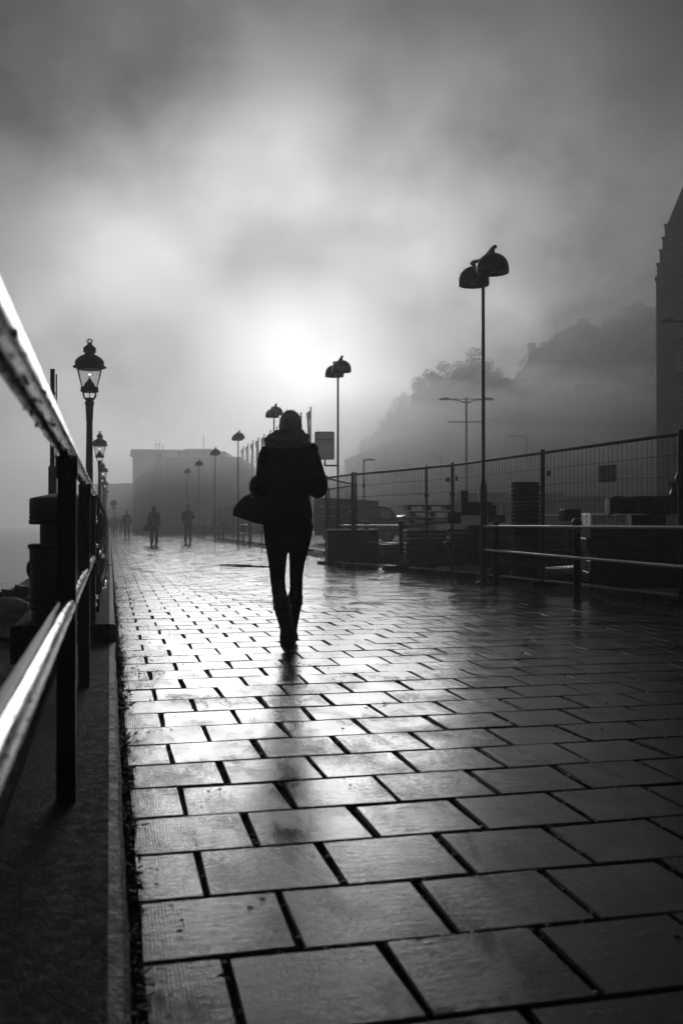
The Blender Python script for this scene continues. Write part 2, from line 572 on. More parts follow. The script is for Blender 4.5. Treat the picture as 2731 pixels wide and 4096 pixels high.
# ------------------------------------------------------------------ concrete plinth under the railing
def plinth(name, x0, x1, y0, y1, z0, z1, label, seed):
    rg = random.Random(seed)
    root = empty(name, ((x0+x1)/2, y0, z0))
    ox, oy, oz = (x0+x1)/2, y0, z0
    mb = MB()
    n = max(2, int((y1-y0)/.25))
    prof = [(x0, z0), (x0, z1-.02), (x0+.02, z1), (x1-.038, z1)]
    vs = []; fs = []
    edge = []
    for i in range(n+1):
        yy = y0 + (y1-y0)*i/n
        j = rg.gauss(0, .003)
        for k, (a, c) in enumerate(prof):
            vs.append((a-ox, yy-oy, c-oz))
        edge.append(j)
    m = len(prof)
    for i in range(n):
        for k in range(m-1):
            fs.append((i*m+k, (i+1)*m+k, (i+1)*m+k+1, i*m+k+1))
    mb.add(vs, fs)
    mb.add([(x0-ox, 0, 0), (x1-.038-ox, 0, 0), (x1-.038-ox, 0, z1-oz), (x0+.02-ox, 0, z1-oz), (x0-ox, 0, z1-.02-oz)], [(0,1,2,3,4)])
    mb.build('top', M_conc, root)
    eb = MB(); vs = []; fs = []
    for i in range(n+1):
        yy = y0 + (y1-y0)*i/n; j = edge[i]
        vs += [(x1-.038-ox, yy-oy, z1-oz), (x1-.012-ox+j, yy-oy, z1-oz-.004+j*.3), (x1-ox+j, yy-oy, z1-.016-oz), (x1-ox, yy-oy, z0-oz-.03)]
    for i in range(n):
        for k in range(3):
            fs.append((i*4+k, (i+1)*4+k, (i+1)*4+k+1, i*4+k+1))
    eb.add(vs, fs)
    eb.add([vs[0], (x1-.038-ox, 0, -.03), vs[3], vs[2], vs[1]], [(0,1,2,3,4)])
    eb.build('kerb_edge', M_kerb, root)
    tag(root, label, 'plinth', 'concrete plinth sections under the railing')
    return root
plinth('concrete_plinth', -.30, .037, -3, 7.14, -.04, .10, 'low damp concrete plinth carrying the nearest railing posts', 1)
plinth('concrete_plinth', -.66, .037, 7.15, 17.3, -.04, .22, 'raised concrete plinth that the litter bin stands on', 2)
plinth('concrete_plinth', -.66, 0.030, 17.36, 95, -.04, .235, 'long concrete plinth running past the old lanterns into the fog', 3)

# ------------------------------------------------------------------ near railing
XR = -.124
rl = empty('quay_railing', (XR, 3.07, .1))
tag(rl, 'black posted railing with shiny wet tube rails beside the camera', 'railing')
def lp(x, y, z): return (x-XR, y-3.07, z-.1)
for i, yy in enumerate((.75, 3.07, 5.20, 7.30)):
    pb = MB()
    hw = .0275; c = .004
    top = 1.115
    prof = [(-hw+c,-hw),(hw-c,-hw),(hw,-hw+c),(hw,hw-c),(hw-c,hw),(-hw+c,hw),(-hw,hw-c),(-hw,-hw+c)]
    o = MB().prism(prof, 0, top-.1, 'z').build('post', M_blk, rl)
    o.location = lp(XR, yy, .1)
    br = MB().box(-.031, .031, -.022, .022, top-.16, top-.094).build('rail_bracket', M_blk, o)
    for sx in (-1,):
        bo = MB().lathe([(.0075,0),(.0075,.004),(.004,.007)], (0,0,0), 10, True, Matrix.Rotation(R(90), 4, 'X')).build('bolt', M_galv, o)
        bo.location = (.0, -.029, top-.16)
def rail(zc, r, name, seed, m=M_rail):
    rg = random.Random(seed)
    pts = []; rad = []
    y = .35
    while y < 7.36:
        pts.append(lp(XR + rg.gauss(0, .0003), y, zc + rg.gauss(0, .0003))); rad.append(r); y += .12
    return MB().tube(pts, rad, 28, True).build(name, m, rl, 60)
rail(1.136, .0265, 'handrail', 5, M_hand)
rail(.678, .027, 'lower_rail', 6)

rg = random.Random(44)
for zc, r_, nm, n in ((1.136, .0265, 'handrail', 130), (.678, .027, 'lower_rail', 90)):
    db = MB()
    for k in range(n):
        y = 1.0 + 6.2*rg.random()**1.6; a = rg.uniform(-.9, 1.1) if nm == 'lower_rail' else rg.uniform(-2.4, -.2)
        q = rg.uniform(.0015, .004)
        c = lp(XR + r_*math.cos(a), y, zc + r_*math.sin(a) - (q*.6 if nm == 'handrail' else 0))
        db.ball(c, q, q, q*(1.4 if nm == 'handrail' else .7), 8, 6)
    stuff(db.build('water_drops', mat('water_drop', .5, .05, .6), bpy.data.objects[nm], 80))

# slim round-capped posts and rails beyond
rf = empty('far_quay_railing', (-.1, 8.2, .22))
tag(rf, 'slim black railing with rounded post caps beyond the litter bin', 'railing')
yy = 8.2
while yy < 62:
    MB().lathe([(.022,0),(.022,.88),(.021,.905),(.017,.922),(.009,.932),(.002,.935)], (0, yy-8.2, 0), 10).build('post', M_blk, rf, 40)
    yy += 2.1
MB().tube([(0, 0, .82), (0, 53, .82)], .017, 8).build('top_rail', M_galv, rf, 60)
MB().tube([(0, 0, .42), (0, 53, .42)], .017, 8).build('lower_rail', M_galv, rf, 60)
# torn plastic film hanging from it
rg = random.Random(4)
for k, (ya, yb, z0, z1) in enumerate(((8.3, 9.3, 1.08, .62), (8.35, 10.2, .62, .40))):
    vs = []; fs = []; n = 14
    for i in range(n+1):
        tt = i/n
        yv = ya + (yb-ya)*tt
        zz = z0 + (z1-z0)*tt - .12*math.sin(PI*tt)
        wob = .02*math.sin(9*tt+k)
        wd = .05*(1-.6*tt) + rg.uniform(0, .02)
        vs += [(-.06+wob, yv, zz), (-.045+wob+rg.gauss(0,.008), yv+.02, zz-wd), (-.05+wob, yv, zz-wd*1.6)]
    for i in range(n):
        for j in range(2):
            fs.append((i*3+j, i*3+3+j, i*3+4+j, i*3+1+j))
    mo = MB().add(vs, fs).build('torn_plastic_film', mat('plastic_film', .5, .15, 0, .6), None, 80)
    sm_ = mo.modifiers.new('thick', 'SOLIDIFY'); sm_.thickness = .0015
    tag(mo, ('shiny torn plastic strip hanging high on the slim railing', 'shiny torn plastic strip sagging low on the slim railing')[k], 'plastic strip')

# ------------------------------------------------------------------ litter bin
bx, by = -.335, 7.62
bn = empty('litter_bin', (bx, by, .22))
tag(bn, 'black cast iron litter bin with domed lid and side openings', 'litter bin')
def ringp(r0, z, h=.016, k=.014): return [(r0, z-h), (r0+k*.7, z-h*.8), (r0+k, z-h*.35), (r0+k*.5, z), (r0+k, z+h*.35), (r0+k*.7, z+h*.8), (r0, z+h)]
MB().lathe([(.222,0),(.222,.075)] + ringp(.232,.10) + [(.238,.115)] + ringp(.238,.155) + [(.238,.18),(.238,.50)] + ringp(.238,.535,.018) + [(.225,.556),(.10,.556)], (0,0,0), 48).build('body', M_cast, bn, 35)
co = MB()
co.lathe([(.165,.55),(.165,.70)], (0,0,0), 32)
co.build('liner', M_cast, bn, 40)
for a in (R(100), R(-80)):
    s_ = MB()
    n = 10
    vs = []; fs = []
    for i in range(n+1):
        aa = a - R(36) + R(72)*i/n
        for (r_, z_) in ((.236,.55),(.236,.70),(.20,.70),(.20,.55)):
            vs.append((r_*math.cos(aa), r_*math.sin(aa), z_))
    for i in range(n):
        for k in range(4):
            fs.append((i*4+k, (i+1)*4+k, (i+1)*4+(k+1)%4, i*4+(k+1)%4))
    fs += [(0,1,2,3), (n*4+3,n*4+2,n*4+1,n*4)]
    s_.add(vs, fs).build('pillar', M_cast, bn, 40)
MB().lathe([(.12,.695),(.236,.695)] + ringp(.232,.715,.016) + [(.236,.73)] + ringp(.232,.748,.014,.012) + [(.240,.768),(.240,.872),(.236,.884),(.226,.89),(.17,.902),(.10,.918),(.03,.926),(.002,.926)], (0,0,0), 48).build('lid', M_cast, bn, 35)
for a in (R(178), R(2)):
    M = Matrix.Translation((.238*math.cos(a), .238*math.sin(a), .37)) @ Matrix.Rotation(a, 4, 'Z') @ Matrix.Rotation(R(90), 4, 'Y')
    MB().lathe([(.055,-.01),(.058,.006),(.045,.012),(.03,.018),(.002,.02)], (0,0,0), 20, True, M).build('emblem', M_cast, bn, 40)

# ------------------------------------------------------------------ street lanterns on the quay
def make_lantern():
    root = empty('gas_style_lantern', (0,0,0))
    MB().lathe([(.14,0),(.14,.05),(.12,.10),(.10,.12),(.10,.55),(.115,.57),(.115,.62),(.085,.66),(.075,.75),(.072,.95),(.095,.975),(.095,1.0),(.075,1.015),(.062,1.04),(.048,2.32),(.055,2.33),(.058,2.345),(.05,2.36),(.054,2.375),(.064,2.58),(.075,2.6),(.075,2.63),(.06,2.645),(.07,2.67),(.05,2.70),(.014,2.70)], (0,0,0), 20).build('post', M_cast, root, 35)
    for k in range(4):
        a = PI/4 + k*PI/2
        prof = [(.05,2.66),(.105,2.695),(.132,2.735),(.135,2.775),(.115,2.80),(.10,2.79)]
        MB().tube([(r_*math.cos(a), r_*math.sin(a), z_) for r_, z_ in prof], .0125, 8).build('curl_bracket', M_cast, root, 60)
    MB().tube([(0,0,2.68),(0,0,2.80)], .009, 6).build('gas_pipe', M_cast, root)
    MB().lathe([(.10,2.79),(.135,2.79),(.143,2.80),(.14,2.83),(.136,2.85),(.143,2.86),(.135,2.872),(.10,2.872)], (0,0,0), 24).build('lower_ring', M_cast, root, 35)
    MB().lathe([(.082,2.87),(.084,2.905),(.078,2.925),(.04,2.965),(.026,2.985),(.028,2.998),(.016,3.0),(.016,3.012),(.004,3.015)], (0,0,0), 16).build('burner', M_cast, root, 35)
    MB().lathe([(.013,3.012),(.013,3.06),(.0135,3.09),(.010,3.105),(.002,3.11)], (0,0,0), 12).build('glass_chimney', M_glass, root, 60)
    MB().ball((0,0,3.073), .0125, n=10, m=8).build('bulb', M_bulb, root, 80)
    MB().lathe([(.128,2.872),(.205,3.18)], (0,0,0), 32, False).build('glass_globe', M_glass, root, 80)
    rf_ = MB().lathe([(.19,3.15),(.20,3.185),(.215,3.165),(.262,3.185),(.264,3.195),(.235,3.21),(.228,3.225),(.225,3.245),(.232,3.255),(.228,3.28),(.20,3.32),(.15,3.36),(.09,3.388),(.075,3.40),(.077,3.415),(.09,3.425),(.106,3.432),(.10,3.445),(.096,3.475),(.107,3.487),(.10,3.495),(.045,3.545),(.036,3.56),(.034,3.575),(.002,3.577)], (0,0,0), 32).build('roof', M_cast, root, 35)
    for k in range(3):
        a = k*PI/3
        pts = [(.046*math.sin(q)*math.cos(a), .046*math.sin(q)*math.sin(a), 3.605 - .032*math.cos(q)) for q in [2*PI*j/14 for j in range(15)]]
        MB().tube(pts, .007, 6, False).build('crown_loop', M_cast, root, 60)
    return root
lan = make_lantern()
ORD = ('first','second','third','fourth','fifth','sixth','seventh','eighth','ninth','tenth','eleventh','twelfth')
ords = ('first', 'second', 'third', 'fourth', 'fifth', 'sixth', 'seventh')
for i in range(6):
    o = lan if i == 0 else copy_tree(lan)
    o.location = (-.325, 16.6*(i+1), .235 if i else .22)
    o.scale = (1.015,)*3
    tag(o, 'lit old-style glass lantern on black post, %s from the litter bin' % ords[i], 'lantern', 'old lanterns along the quay')

# tall steel mast behind the bin
ms = at(210, 1978, 14.0); mx, my = ms.x, ms.y
mo = empty('equipment_mast', (mx, my, -.25))
tag(mo, 'tall dark twin steel mast behind the litter bin with small hook', 'mast')
MB().box(-.032, .032, -.03, .03, 0, 3.35).build('column', M_blk, mo)
MB().box(.040, .062, -.012, .012, 0, 3.28).build('side_bar', M_galv, mo)
MB().box(-.052, .052, -.05, .05, 1.3, 1.98).build('control_box', M_blk, mo)
MB().tube([(-.06,0,1.48),(-.075,0,1.33),(-.10,0,1.29),(-.14,0,1.28),(-.17,0,1.31),(-.195,0,1.37),(-.21,0,1.375)], .011, 6).build('hook', M_blk, mo)
for z_ in (1.7, 2.1, 2.6, 3.0):
    MB().box(.032, .041, -.008, .008, z_, z_+.02).build('spacer', M_galv, mo)

# mooring bollard and stone heap on the quay edge
bo = empty('mooring_bollard', tuple(gp(52, 10.3, -.25)))
tag(bo, 'squat weathered mooring bollard with hooked head on the quay edge', 'bollard')
mb = MB()
mb.loft([(0,0,0,.20,.20),(0,0,.04,.20,.20),(-.01,0,.06,.14,.14),(-.01,0,.16,.125,.125),(0,0,.22,.14,.135)], 20)
mb.tube([(-.15,0,.26),(-.08,0,.29),(.02,0,.295),(.12,0,.27),(.20,0,.225)], [.10,.125,.12,.095,.055], 16)
mb.ball((-.12,0,.24), .12)
link('iron_body', remesh(mb, .012, 4), M_boll, bo)
rg = random.Random(12)
hp = gp(150, 15.5, -.22)
rk = empty('rubble_block', tuple(hp))
tag(rk, 'broken concrete block beside sloping stones on the quay edge', 'rubble')
MB().box(-.10, .20, -.15, .15, 0, .33).build('block', M_stone, rk)
for k in range(5):
    M = Matrix.Translation((-.18-.10*k+rg.gauss(0,.02), rg.gauss(0,.06), .02)) @ Matrix.Rotation(rg.uniform(-.5,.5), 4, 'Y') @ Matrix.Rotation(rg.uniform(0,3), 4, 'Z')
    MB().box(-.12, .12, -.1, .1, -.03, .16-.025*k, M).build('stone', M_stone, rk)

# ------------------------------------------------------------------ twin-dome lamp posts along the promenade
LX = 5.60
def make_lamp():
    root = empty('twin_dome_lamp', (0,0,0))
    MB().lathe([(.13,0),(.13,.02),(.055,.05),(.0525,.08),(.0525,1.44),(.05,1.50),(.036,1.56),(.029,1.60),(.0275,1.65),(.026,4.98),(.002,5.0)], (0,0,0), 16).build('pole', M_blk, root, 40)
    MB().tube([(0,-.5,5.07),(0,-.42,5.075),(0,0,5.0),(0,.42,5.075),(0,.5,5.07)], [.03,.03,.028,.03,.03], 10).build('cross_arm', M_blk, root, 60)
    for s_ in (-1, 1):
        prof = [(.228,4.63),(.240,4.632),(.243,4.66),(.243,4.72),(.238,4.77),(.225,4.825),(.203,4.875),(.172,4.92),(.13,4.958),(.085,4.982),(.035,4.995),(.028,5.06)]
        inner = [(.026,4.975),(.08,4.966),(.123,4.944),(.163,4.906),(.192,4.864),(.213,4.815),(.226,4.765),(.228,4.63)]
        prof = [(a_, z_ if z_ > 5 else 4.995-(4.995-z_)*.82) for a_, z_ in prof]; inner = [(a_, 4.995-(4.995-z_)*.82) for a_, z_ in inner]
        d = MB().lathe(prof, (0, .40*s_, 0), 32, False).lathe(inner, (0, .40*s_, 0), 32, False).build('dome_shade', M_blk, root, 40)
        MB().lathe([(.001,4.70),(.04,4.705),(.055,4.74),(.05,4.82),(.03,4.88),(.03,4.96)], (0, .40*s_, 0), 12).build('lamp_glass', mat('milk_glass', .6, .2), d, 60)
    return root
lamp = make_lamp()
lamp_y = [14.45 + 10.05*i for i in range(7)]
for i, yy in enumerate(lamp_y):
    o = lamp if i == 0 else copy_tree(lamp)
    o.location = (LX, yy, 0)
    o.scale = (1, 1, 1.0)
    tag(o, 'tall black lamp post with two dome shades, %s in the row' % ords[i], 'lamp post', 'twin-dome lamp posts beside the fence')

# signboard hung on the second lamp post
sp = at(1290, 1786, 25.4)
sg = empty('ferry_signboard', (LX, lamp_y[1], 0))
tag(sg, 'rounded rectangular ferry line signboard bracketed to the second lamp post', 'sign')
YM = Matrix.Rotation(R(-YAW*0.6), 4, 'Z')
def rrect(x0, x1, z0, z1, r, n=5):
    pts = []
    for cx, cz, a0 in ((x1-r, z0+r, -90), (x1-r, z1-r, 0), (x0+r, z1-r, 90), (x0+r, z0+r, 180)):
        for k in range(n+1):
            a = R(a0 + 90*k/n); pts.append((cx + r*math.cos(a), cz + r*math.sin(a)))
    return pts
MB().prism(rrect(-.575, -.105, 2.55, 3.235, .04), -.02, .02, 'y', YM).build('board', panel_mat('milky_sign_plastic', .8), sg)
fr_ = rrect(-.578, -.102, 2.547, 3.238, .042)
MB().tube([YM @ Vector((x_, 0, z_)) for x_, z_ in fr_ + fr_[:1]], .012, 6, False).build('frame', M_blk, sg, 60)
MB().box(-.33, 0, -.02, .02, 2.37, 2.41, YM).build('bracket', M_blk, sg)
MB().box(-.35, -.31, -.016, .016, 2.37, 2.56, YM).build('stem', M_blk, sg)
for z_ in (2.32, 2.44):
    MB().lathe([(.034, z_), (.034, z_+.03)], (0,0,0), 12).build('clamp', M_blk, sg)
tm = text_mesh('BIRKA CRUISES', .067, .003, 'CENTER', .001)
tm.transform(YM @ Matrix.Translation((-.34, -.0225, 3.04)) @ Matrix.Rotation(R(90), 4, 'X'))
link('lettering', tm, M_ink, sg)
MB().box(-.52, -.16, -.0225, -.0205, 2.965, 2.972, YM).build('rule_line', M_ink, sg)

# ------------------------------------------------------------------ low rails and ball-topped bollards by the lamps
def make_bollard():
    o = MB().lathe([(.055,0),(.055,.02),(.047,.03),(.044,.045),(.044,.83),(.05,.845),(.05,.86),(.04,.868),(.052,.885),(.062,.915),(.062,.935),(.052,.965),(.035,.98),(.012,.987),(.001,.987)], (0,0,0), 16).build('ball_top_bollard', M_blk, None, 40)
    return o
bol = make_bollard(); first = True
nth = ('first', 'second', 'third')
def rail_section(li, y_lamp, offs, x=LX, xend=None):
    global first
    root = empty('barrier_rails', (x, y_lamp, 0))
    y1 = offs[-1]
    xe = (xend if xend is not None else x) - x
    for z_, nm in ((.885, 'top_rail'), (.52, 'lower_rail')):
        a, b_ = Vector((0, -.03, z_)), Vector((xe, y1, z_))
        MB().tube([a, (a+b_)/2, b_], .018, 10).build(nm, M_white, root, 60)
    tag(root, 'pale double tube barrier rails running from the %s lamp post' % ords[li], 'barrier', 'low barrier rails by the lamp posts')
    for k, of in enumerate(offs):
        o = bol if first else bol.copy()
        if not first: COL.objects.link(o)
        first = False
        tt = of/y1
        o.location = (x + xe*tt + .06, y_lamp + of, 0)
        tag(o, 'black bollard with round ball top, %s along from the %s lamp post' % (nth[k], ords[li]), 'bollard', 'ball-top bollards on the barrier rails')
rail_section(0, lamp_y[0], (-.45, -3.55, -6.6), LX, 5.12)
rail_section(1, lamp_y[1], (-2.6, -5.4))
for i in range(2, 6):
    rail_section(i, lamp_y[i], (-1.5, -3.4))

# ------------------------------------------------------------------ temporary mesh fence
def fence_panel(a, b, label, H=2.0, z0=.05, tilt=0.0, dense=.105, feet=True, wires=True):
    a, b = Vector((a[0], a[1], 0)), Vector((b[0], b[1], 0))
    Ln = (b-a).length; d = (b-a).normalized()
    ang = math.atan2(d.y, d.x)
    root = empty('mesh_fence_panel', tuple(a), ang)
    r = .0225
    top = H - .03
    MB().tube([(0,0,z0),(0,0,H+.02)], r, 8).build('post', M_galv, root, 60)
    MB().tube([(Ln-.05,0,z0),(Ln-.05,0,H+.02)], r, 8).build('post', M_galv, root, 60)
    MB().tube([(0,0,top),(Ln-.05,0,top)], r, 8).build('top_tube', M_galv, root, 60)
    MB().tube([(0,0,z0+.03),(Ln-.05,0,z0+.03)], r*.85, 8).build('bottom_tube', M_white, root, 60)  # white highlight along the bottom tube put in as colour
    if wires:
        wb = MB()
        n = int((Ln-.1)/dense)
        rg = random.Random(int(a.y*100))
        for k in range(1, n):
            x = (Ln-.05)*k/n
            j = rg.gauss(0, .004)
            wb.tube([(x,0,z0+.03),(x+j,rg.gauss(0,.004),(z0+top)/2),(x+tilt,0,top)], .0032, 4, False)
        for k in range(1, 8):
            z = z0 + (top-z0)*k/8
            pts = [((Ln-.05)*q/6, .004, z + (rg.gauss(0, .006) if 0 < q < 6 else 0)) for q in range(7)]
            wb.tube(pts, .0032, 4, False)
        # cut cable ties left on the top tube
        for k in range(int(Ln*2.2)):
            x = rg.uniform(.1, Ln-.15); up = rg.choice((-1, -1, 1))
            wb.tube([(x,-.02,top),(x+rg.gauss(0,.03),-.03,top+up*rg.uniform(.03,.06)),(x+rg.gauss(0,.06),-.03,top+up*rg.uniform(.05,.16))], .002, 4, False)
            wb.tube([(x-.01,.022,top-.022),(x,-.022,top),(x+.01,.022,top+.022)], .003, 4, False)
        wb.build('wire_mesh', M_wire, root)
    if feet:
        MB().box(-.09, .09, -.19, .19, -.03, .07).build('foot_block', M_stone, root)
    cl = MB().box(-.045, .03, -.028, .028, 1.42, 1.48)
    cl.build('clamp', M_galv, root)
    tag(root, label, 'fence panel', 'temporary mesh fence panels')
    return root
FP = [(6.75, 7.0), (6.47, 10.42), (6.23, 13.7), (5.98, 16.98), (5.02, 20.6), (4.82, 22.3)]
fp_lab = ['mesh fence panel at the right edge beside the long stone beam', 'mesh fence panel that carries the Stopp warning sign', 'mesh fence panel in front of the corrugated pipe', 'mesh fence panel beside the large dark crate and stacked slabs', 'narrow mesh fence panel turned back behind the walking woman']
for i in range(len(FP)-1):
    fence_panel(FP[i], FP[i+1], fp_lab[i], tilt=.02 if i == 3 else 0)
fence_panel((5.80, 17.9), (5.06, 20.55), 'second overlapping mesh fence panel with slanting wires near the sandbag', tilt=-.05, feet=False)
fence_panel((4.82, 22.3), (6.5, 26.2), 'mesh fence panel slanting back towards the second lamp post', dense=.105)
yy = 26.2; k = 0
while yy < 64:
    fence_panel((6.5+.0*k, yy), (6.5, yy+3.45), 'foggy mesh fence panel, %s of the straight run beyond the second lamp post' % ORD[k], dense=.14, H=2.0)
    yy += 3.45; k += 1

# small plates and the warning sign wired to the fence
def on_fence(i, t_, z, w_, h_, name, m, label, cat, off=-.028):
    a, b_ = Vector((*FP[i], 0)), Vector((*FP[i+1], 0))
    d = (b_-a).normalized(); ang = math.atan2(d.y, d.x)
    p = a + (b_-a)*t_
    root = empty(name, (p.x, p.y, z), ang + PI)
    MB().box(-w_/2, w_/2, -.002+off, .002+off, -h_/2, h_/2).build('plate', m, root)
    for sx in (-1, 1):
        MB().tube([(sx*w_*.45, off-.004, h_*.46), (sx*w_*.45, .006, h_*.5)], .002, 4).build('wire_tie', M_wire, root)
    tag(root, label, cat)
    return root
M_dplate = mat('dull_plate', .10, .5)
# panels run away from the camera; local -y faces the path after the half turn
p1 = on_fence(3, .88, 1.72, .10, .085, 'fence_tag', M_dplate, 'small dark plate on the fence panel above the large crate', 'plate', .028)
p2 = on_fence(3, .045, 1.72, .12, .085, 'fence_tag', M_dplate, 'small dark plate just beyond the doubled fence posts', 'plate', .028)
p3 = on_fence(2, .955, 1.73, .11, .085, 'fence_tag', M_dplate, 'small dark plate just before the doubled fence posts', 'plate', .028)
p4 = on_fence(1, .955, 1.66, .10, .085, 'fence_tag', M_dplate, 'small grey plate on the fence beside the warning sign panel', 'plate', .028)
M_sign = mat('sign_board', .5, .45, 0, .5, .1, 8)
ss = on_fence(1, .48, 1.58, .42, .225, 'warning_sign', M_sign, 'rectangular Stopp no-entry warning sign wired to the mesh fence', 'sign', .028)
FM = Matrix.Translation((0, .0315, 0)) @ Matrix.Rotation(PI, 4, 'Z') @ Matrix.Rotation(R(90), 4, 'X')
ring = MB().lathe([(.068,0),(.088,0),(.088,.001),(.068,.001),(.068,0)], (-.115,0,0), 32, False)
ring.box(-.008, .008, -.08, .08, 0, .001, Matrix.Translation((-.115,0,.0004)) @ Matrix.Rotation(R(40), 4, 'Z'))
me_ = ring.mesh('ring'); me_.transform(FM); link('prohibition_ring', me_, M_ink, ss)
hb = MB().box(-.142,-.092,-.05,.01,.0012,.002)
for k, (x_, h_) in enumerate(((-.142,.036),(-.128,.05),(-.114,.054),(-.100,.044))):
    hb.box(x_, x_+.010, .01, h_, .0012, .002)
hb.box(-.094,-.07,-.02,.006,.0012,.002, None)
me_ = hb.mesh('hand'); me_.transform(FM); link('hand_symbol', me_, M_ink, ss)
for s_, sz, px_, py_, nm in (('Stopp!', .075, .085, .068, 'heading'), ('Obehöriga äger', .036, .085, -.018, 'text_line'), ('ej tillträde', .036, .085, -.065, 'text_line')):
    tm = text_mesh(s_, sz, .0015, 'CENTER', .0012 if sz > .05 else .0004); tm.transform(FM @ Matrix.Translation((px_, py_, .001))); link(nm, tm, M_ink, ss)
me_ = MB().box(-.02, .19, .024, .029, .0005, .0015).mesh('u'); me_.transform(FM); link('underline', me_, M_ink, ss)

# ------------------------------------------------------------------ the building yard behind the fence
def slab_pile(name, p, rz, w_, dpt, n, th, label, m=M_stone, seed=0, pallet=True, jut=.03):
    rg = random.Random(seed)
    root = empty(name, (p[0], p[1], 0), rz)
    z = 0
    if pallet:
        for k in range(3):
            MB().box(-w_/2, w_/2, -dpt/2+k*(dpt-.1)/2, -dpt/2+k*(dpt-.1)/2+.1, -.02, .10).build('pallet_bearer', M_wood, root)
        z = .104
    for k in range(n):
        j, j2 = rg.gauss(0, jut), rg.gauss(0, jut)
        c = .008
        M = Matrix.Translation((j, j2, 0)) @ Matrix.Rotation(rg.gauss(0, .02), 4, 'Z')
        mb = MB().prism([(-w_/2, z+c), (-w_/2+c, z), (w_/2-c, z), (w_/2, z+c), (w_/2, z+th-c), (w_/2-c, z+th), (-w_/2+c, z+th), (-w_/2, z+th-c)], -dpt/2, dpt/2, 'y', M)
        mb.build('stone_slab', m, root)
        z += th + .012
    tag(root, label, 'slab pile', 'piles of stone slabs in the yard')
    return root, z
cr = gp(1407, 22.6)
cb_ = empty('timber_crate', (cr.x, cr.y, 0), R(-10))
tag(cb_, 'large dark closed crate standing behind the fence', 'crate')
for k in range(6):
    MB().box(-.55+k*.1835, -.55+k*.1835+.178, -.38, -.36, .02, .76).build('board', M_wood, cb_)
    MB().box(-.55+k*.1835, -.55+k*.1835+.178, .36, .38, .02, .76).build('board', M_wood, cb_)
for sx in (-1, 1):
    MB().box(sx*.565-.012, sx*.565+.012, -.385, .385, .02, .77).build('end_panel', M_wood, cb_)
MB().box(-.58, .58, -.395, .395, .772, .80).build('lid', M_plate, cb_)  # light on the crate's top put into the lid's pale colour

p = gp(1710, 20.8); slab_pile('slab_pile', p, R(-8), 1.0, .8, 8, .075, 'low pile of thin stone slabs behind the doubled fence posts', seed=1)
p = gp(1862, 18.6); slab_pile('slab_pile', p, R(-14), .62, .9, 9, .07, 'tall narrow pile of thin slabs just behind the first lamp post', seed=2)
p = gp(1560, 24.5); slab_pile('slab_pile', p, R(10), .7, .8, 4, .07, 'short pile of slabs beside the large dark crate', seed=3)
p = gp(2540, 14.3); root, ztop = slab_pile('stone_pile', p, R(-18), 1.5, 1.2, 5, .145, 'wide pile of thick stone slabs behind the lower rails', seed=4, jut=.06)
# two stones and the long beam lying on top of that pile
bb = MB().box(-.24, .24, -.2, .2, 0, .16).build('stone_spacer', M_stone); bb.location = (p.x+.16, p.y, ztop); bb.rotation_euler = (0,0,R(-18))
tag(bb, 'dark stone block lying between the pile and the long stone beam', 'stone block')
lbm = MB()
vs = []; fs = []; rg = random.Random(5); n = 16
for i in range(n+1):
    x = -.45 + 1.5*i/n
    ring_ = [(-.16,.03),(-.13,0),(.13,0),(.16,.03),(.16,.22),(.13,.255),(-.13,.255),(-.16,.22)]
    for (a_, c_) in ring_:
        vs.append((x, a_ + rg.gauss(0,.006), c_*(.9 if i == 0 else 1) + rg.gauss(0,.006)))
for i in range(n):
    for k in range(8):
        fs.append((i*8+k, (i+1)*8+k, (i+1)*8+(k+1)%8, i*8+(k+1)%8))
fs += [tuple(range(7,-1,-1)), tuple(n*8+k for k in range(8))]
o = lbm.add(vs, fs).build('stone_beam', M_stone); o.location = (p.x+.05, p.y, ztop+.17); o.rotation_euler = (0,0,R(-15))
tag(o, 'long rough stone beam lying on top of the wide stone pile', 'stone beam')
rb = MB().ball((0,0,.15), .36, .3, .26, 14, 9)
rg = random.Random(8)
rb.v = [(a*(1+rg.gauss(0,.07)), b_*(1+rg.gauss(0,.07)), c_*(1+rg.gauss(0,.07))) for a, b_, c_ in rb.v]
o = rb.build('boulder', M_stone); o.location = (p.x+.88, p.y-.1, ztop+.42)
tag(o, 'rough dark boulder heaped on the end of the stone beam', 'boulder')

# corrugated drain pipe standing on end
pp = gp(2101, 16.2)
prof = []; z = 0.0
while z < 1.55:
    prof += [(.205, z), (.232, z+.012), (.236, z+.028), (.232, z+.044), (.205, z+.056)]; z += .068
prof += [(.225, z), (.225, z+.03), (.19, z+.03), (.19, z-.2)]
o = MB().lathe(prof, (0,0,0), 32, False).build('corrugated_pipe', M_rubber, None, 30); o.location = (pp.x, pp.y, 0)
tag(o, 'black corrugated drain pipe standing upright behind the fence', 'pipe')

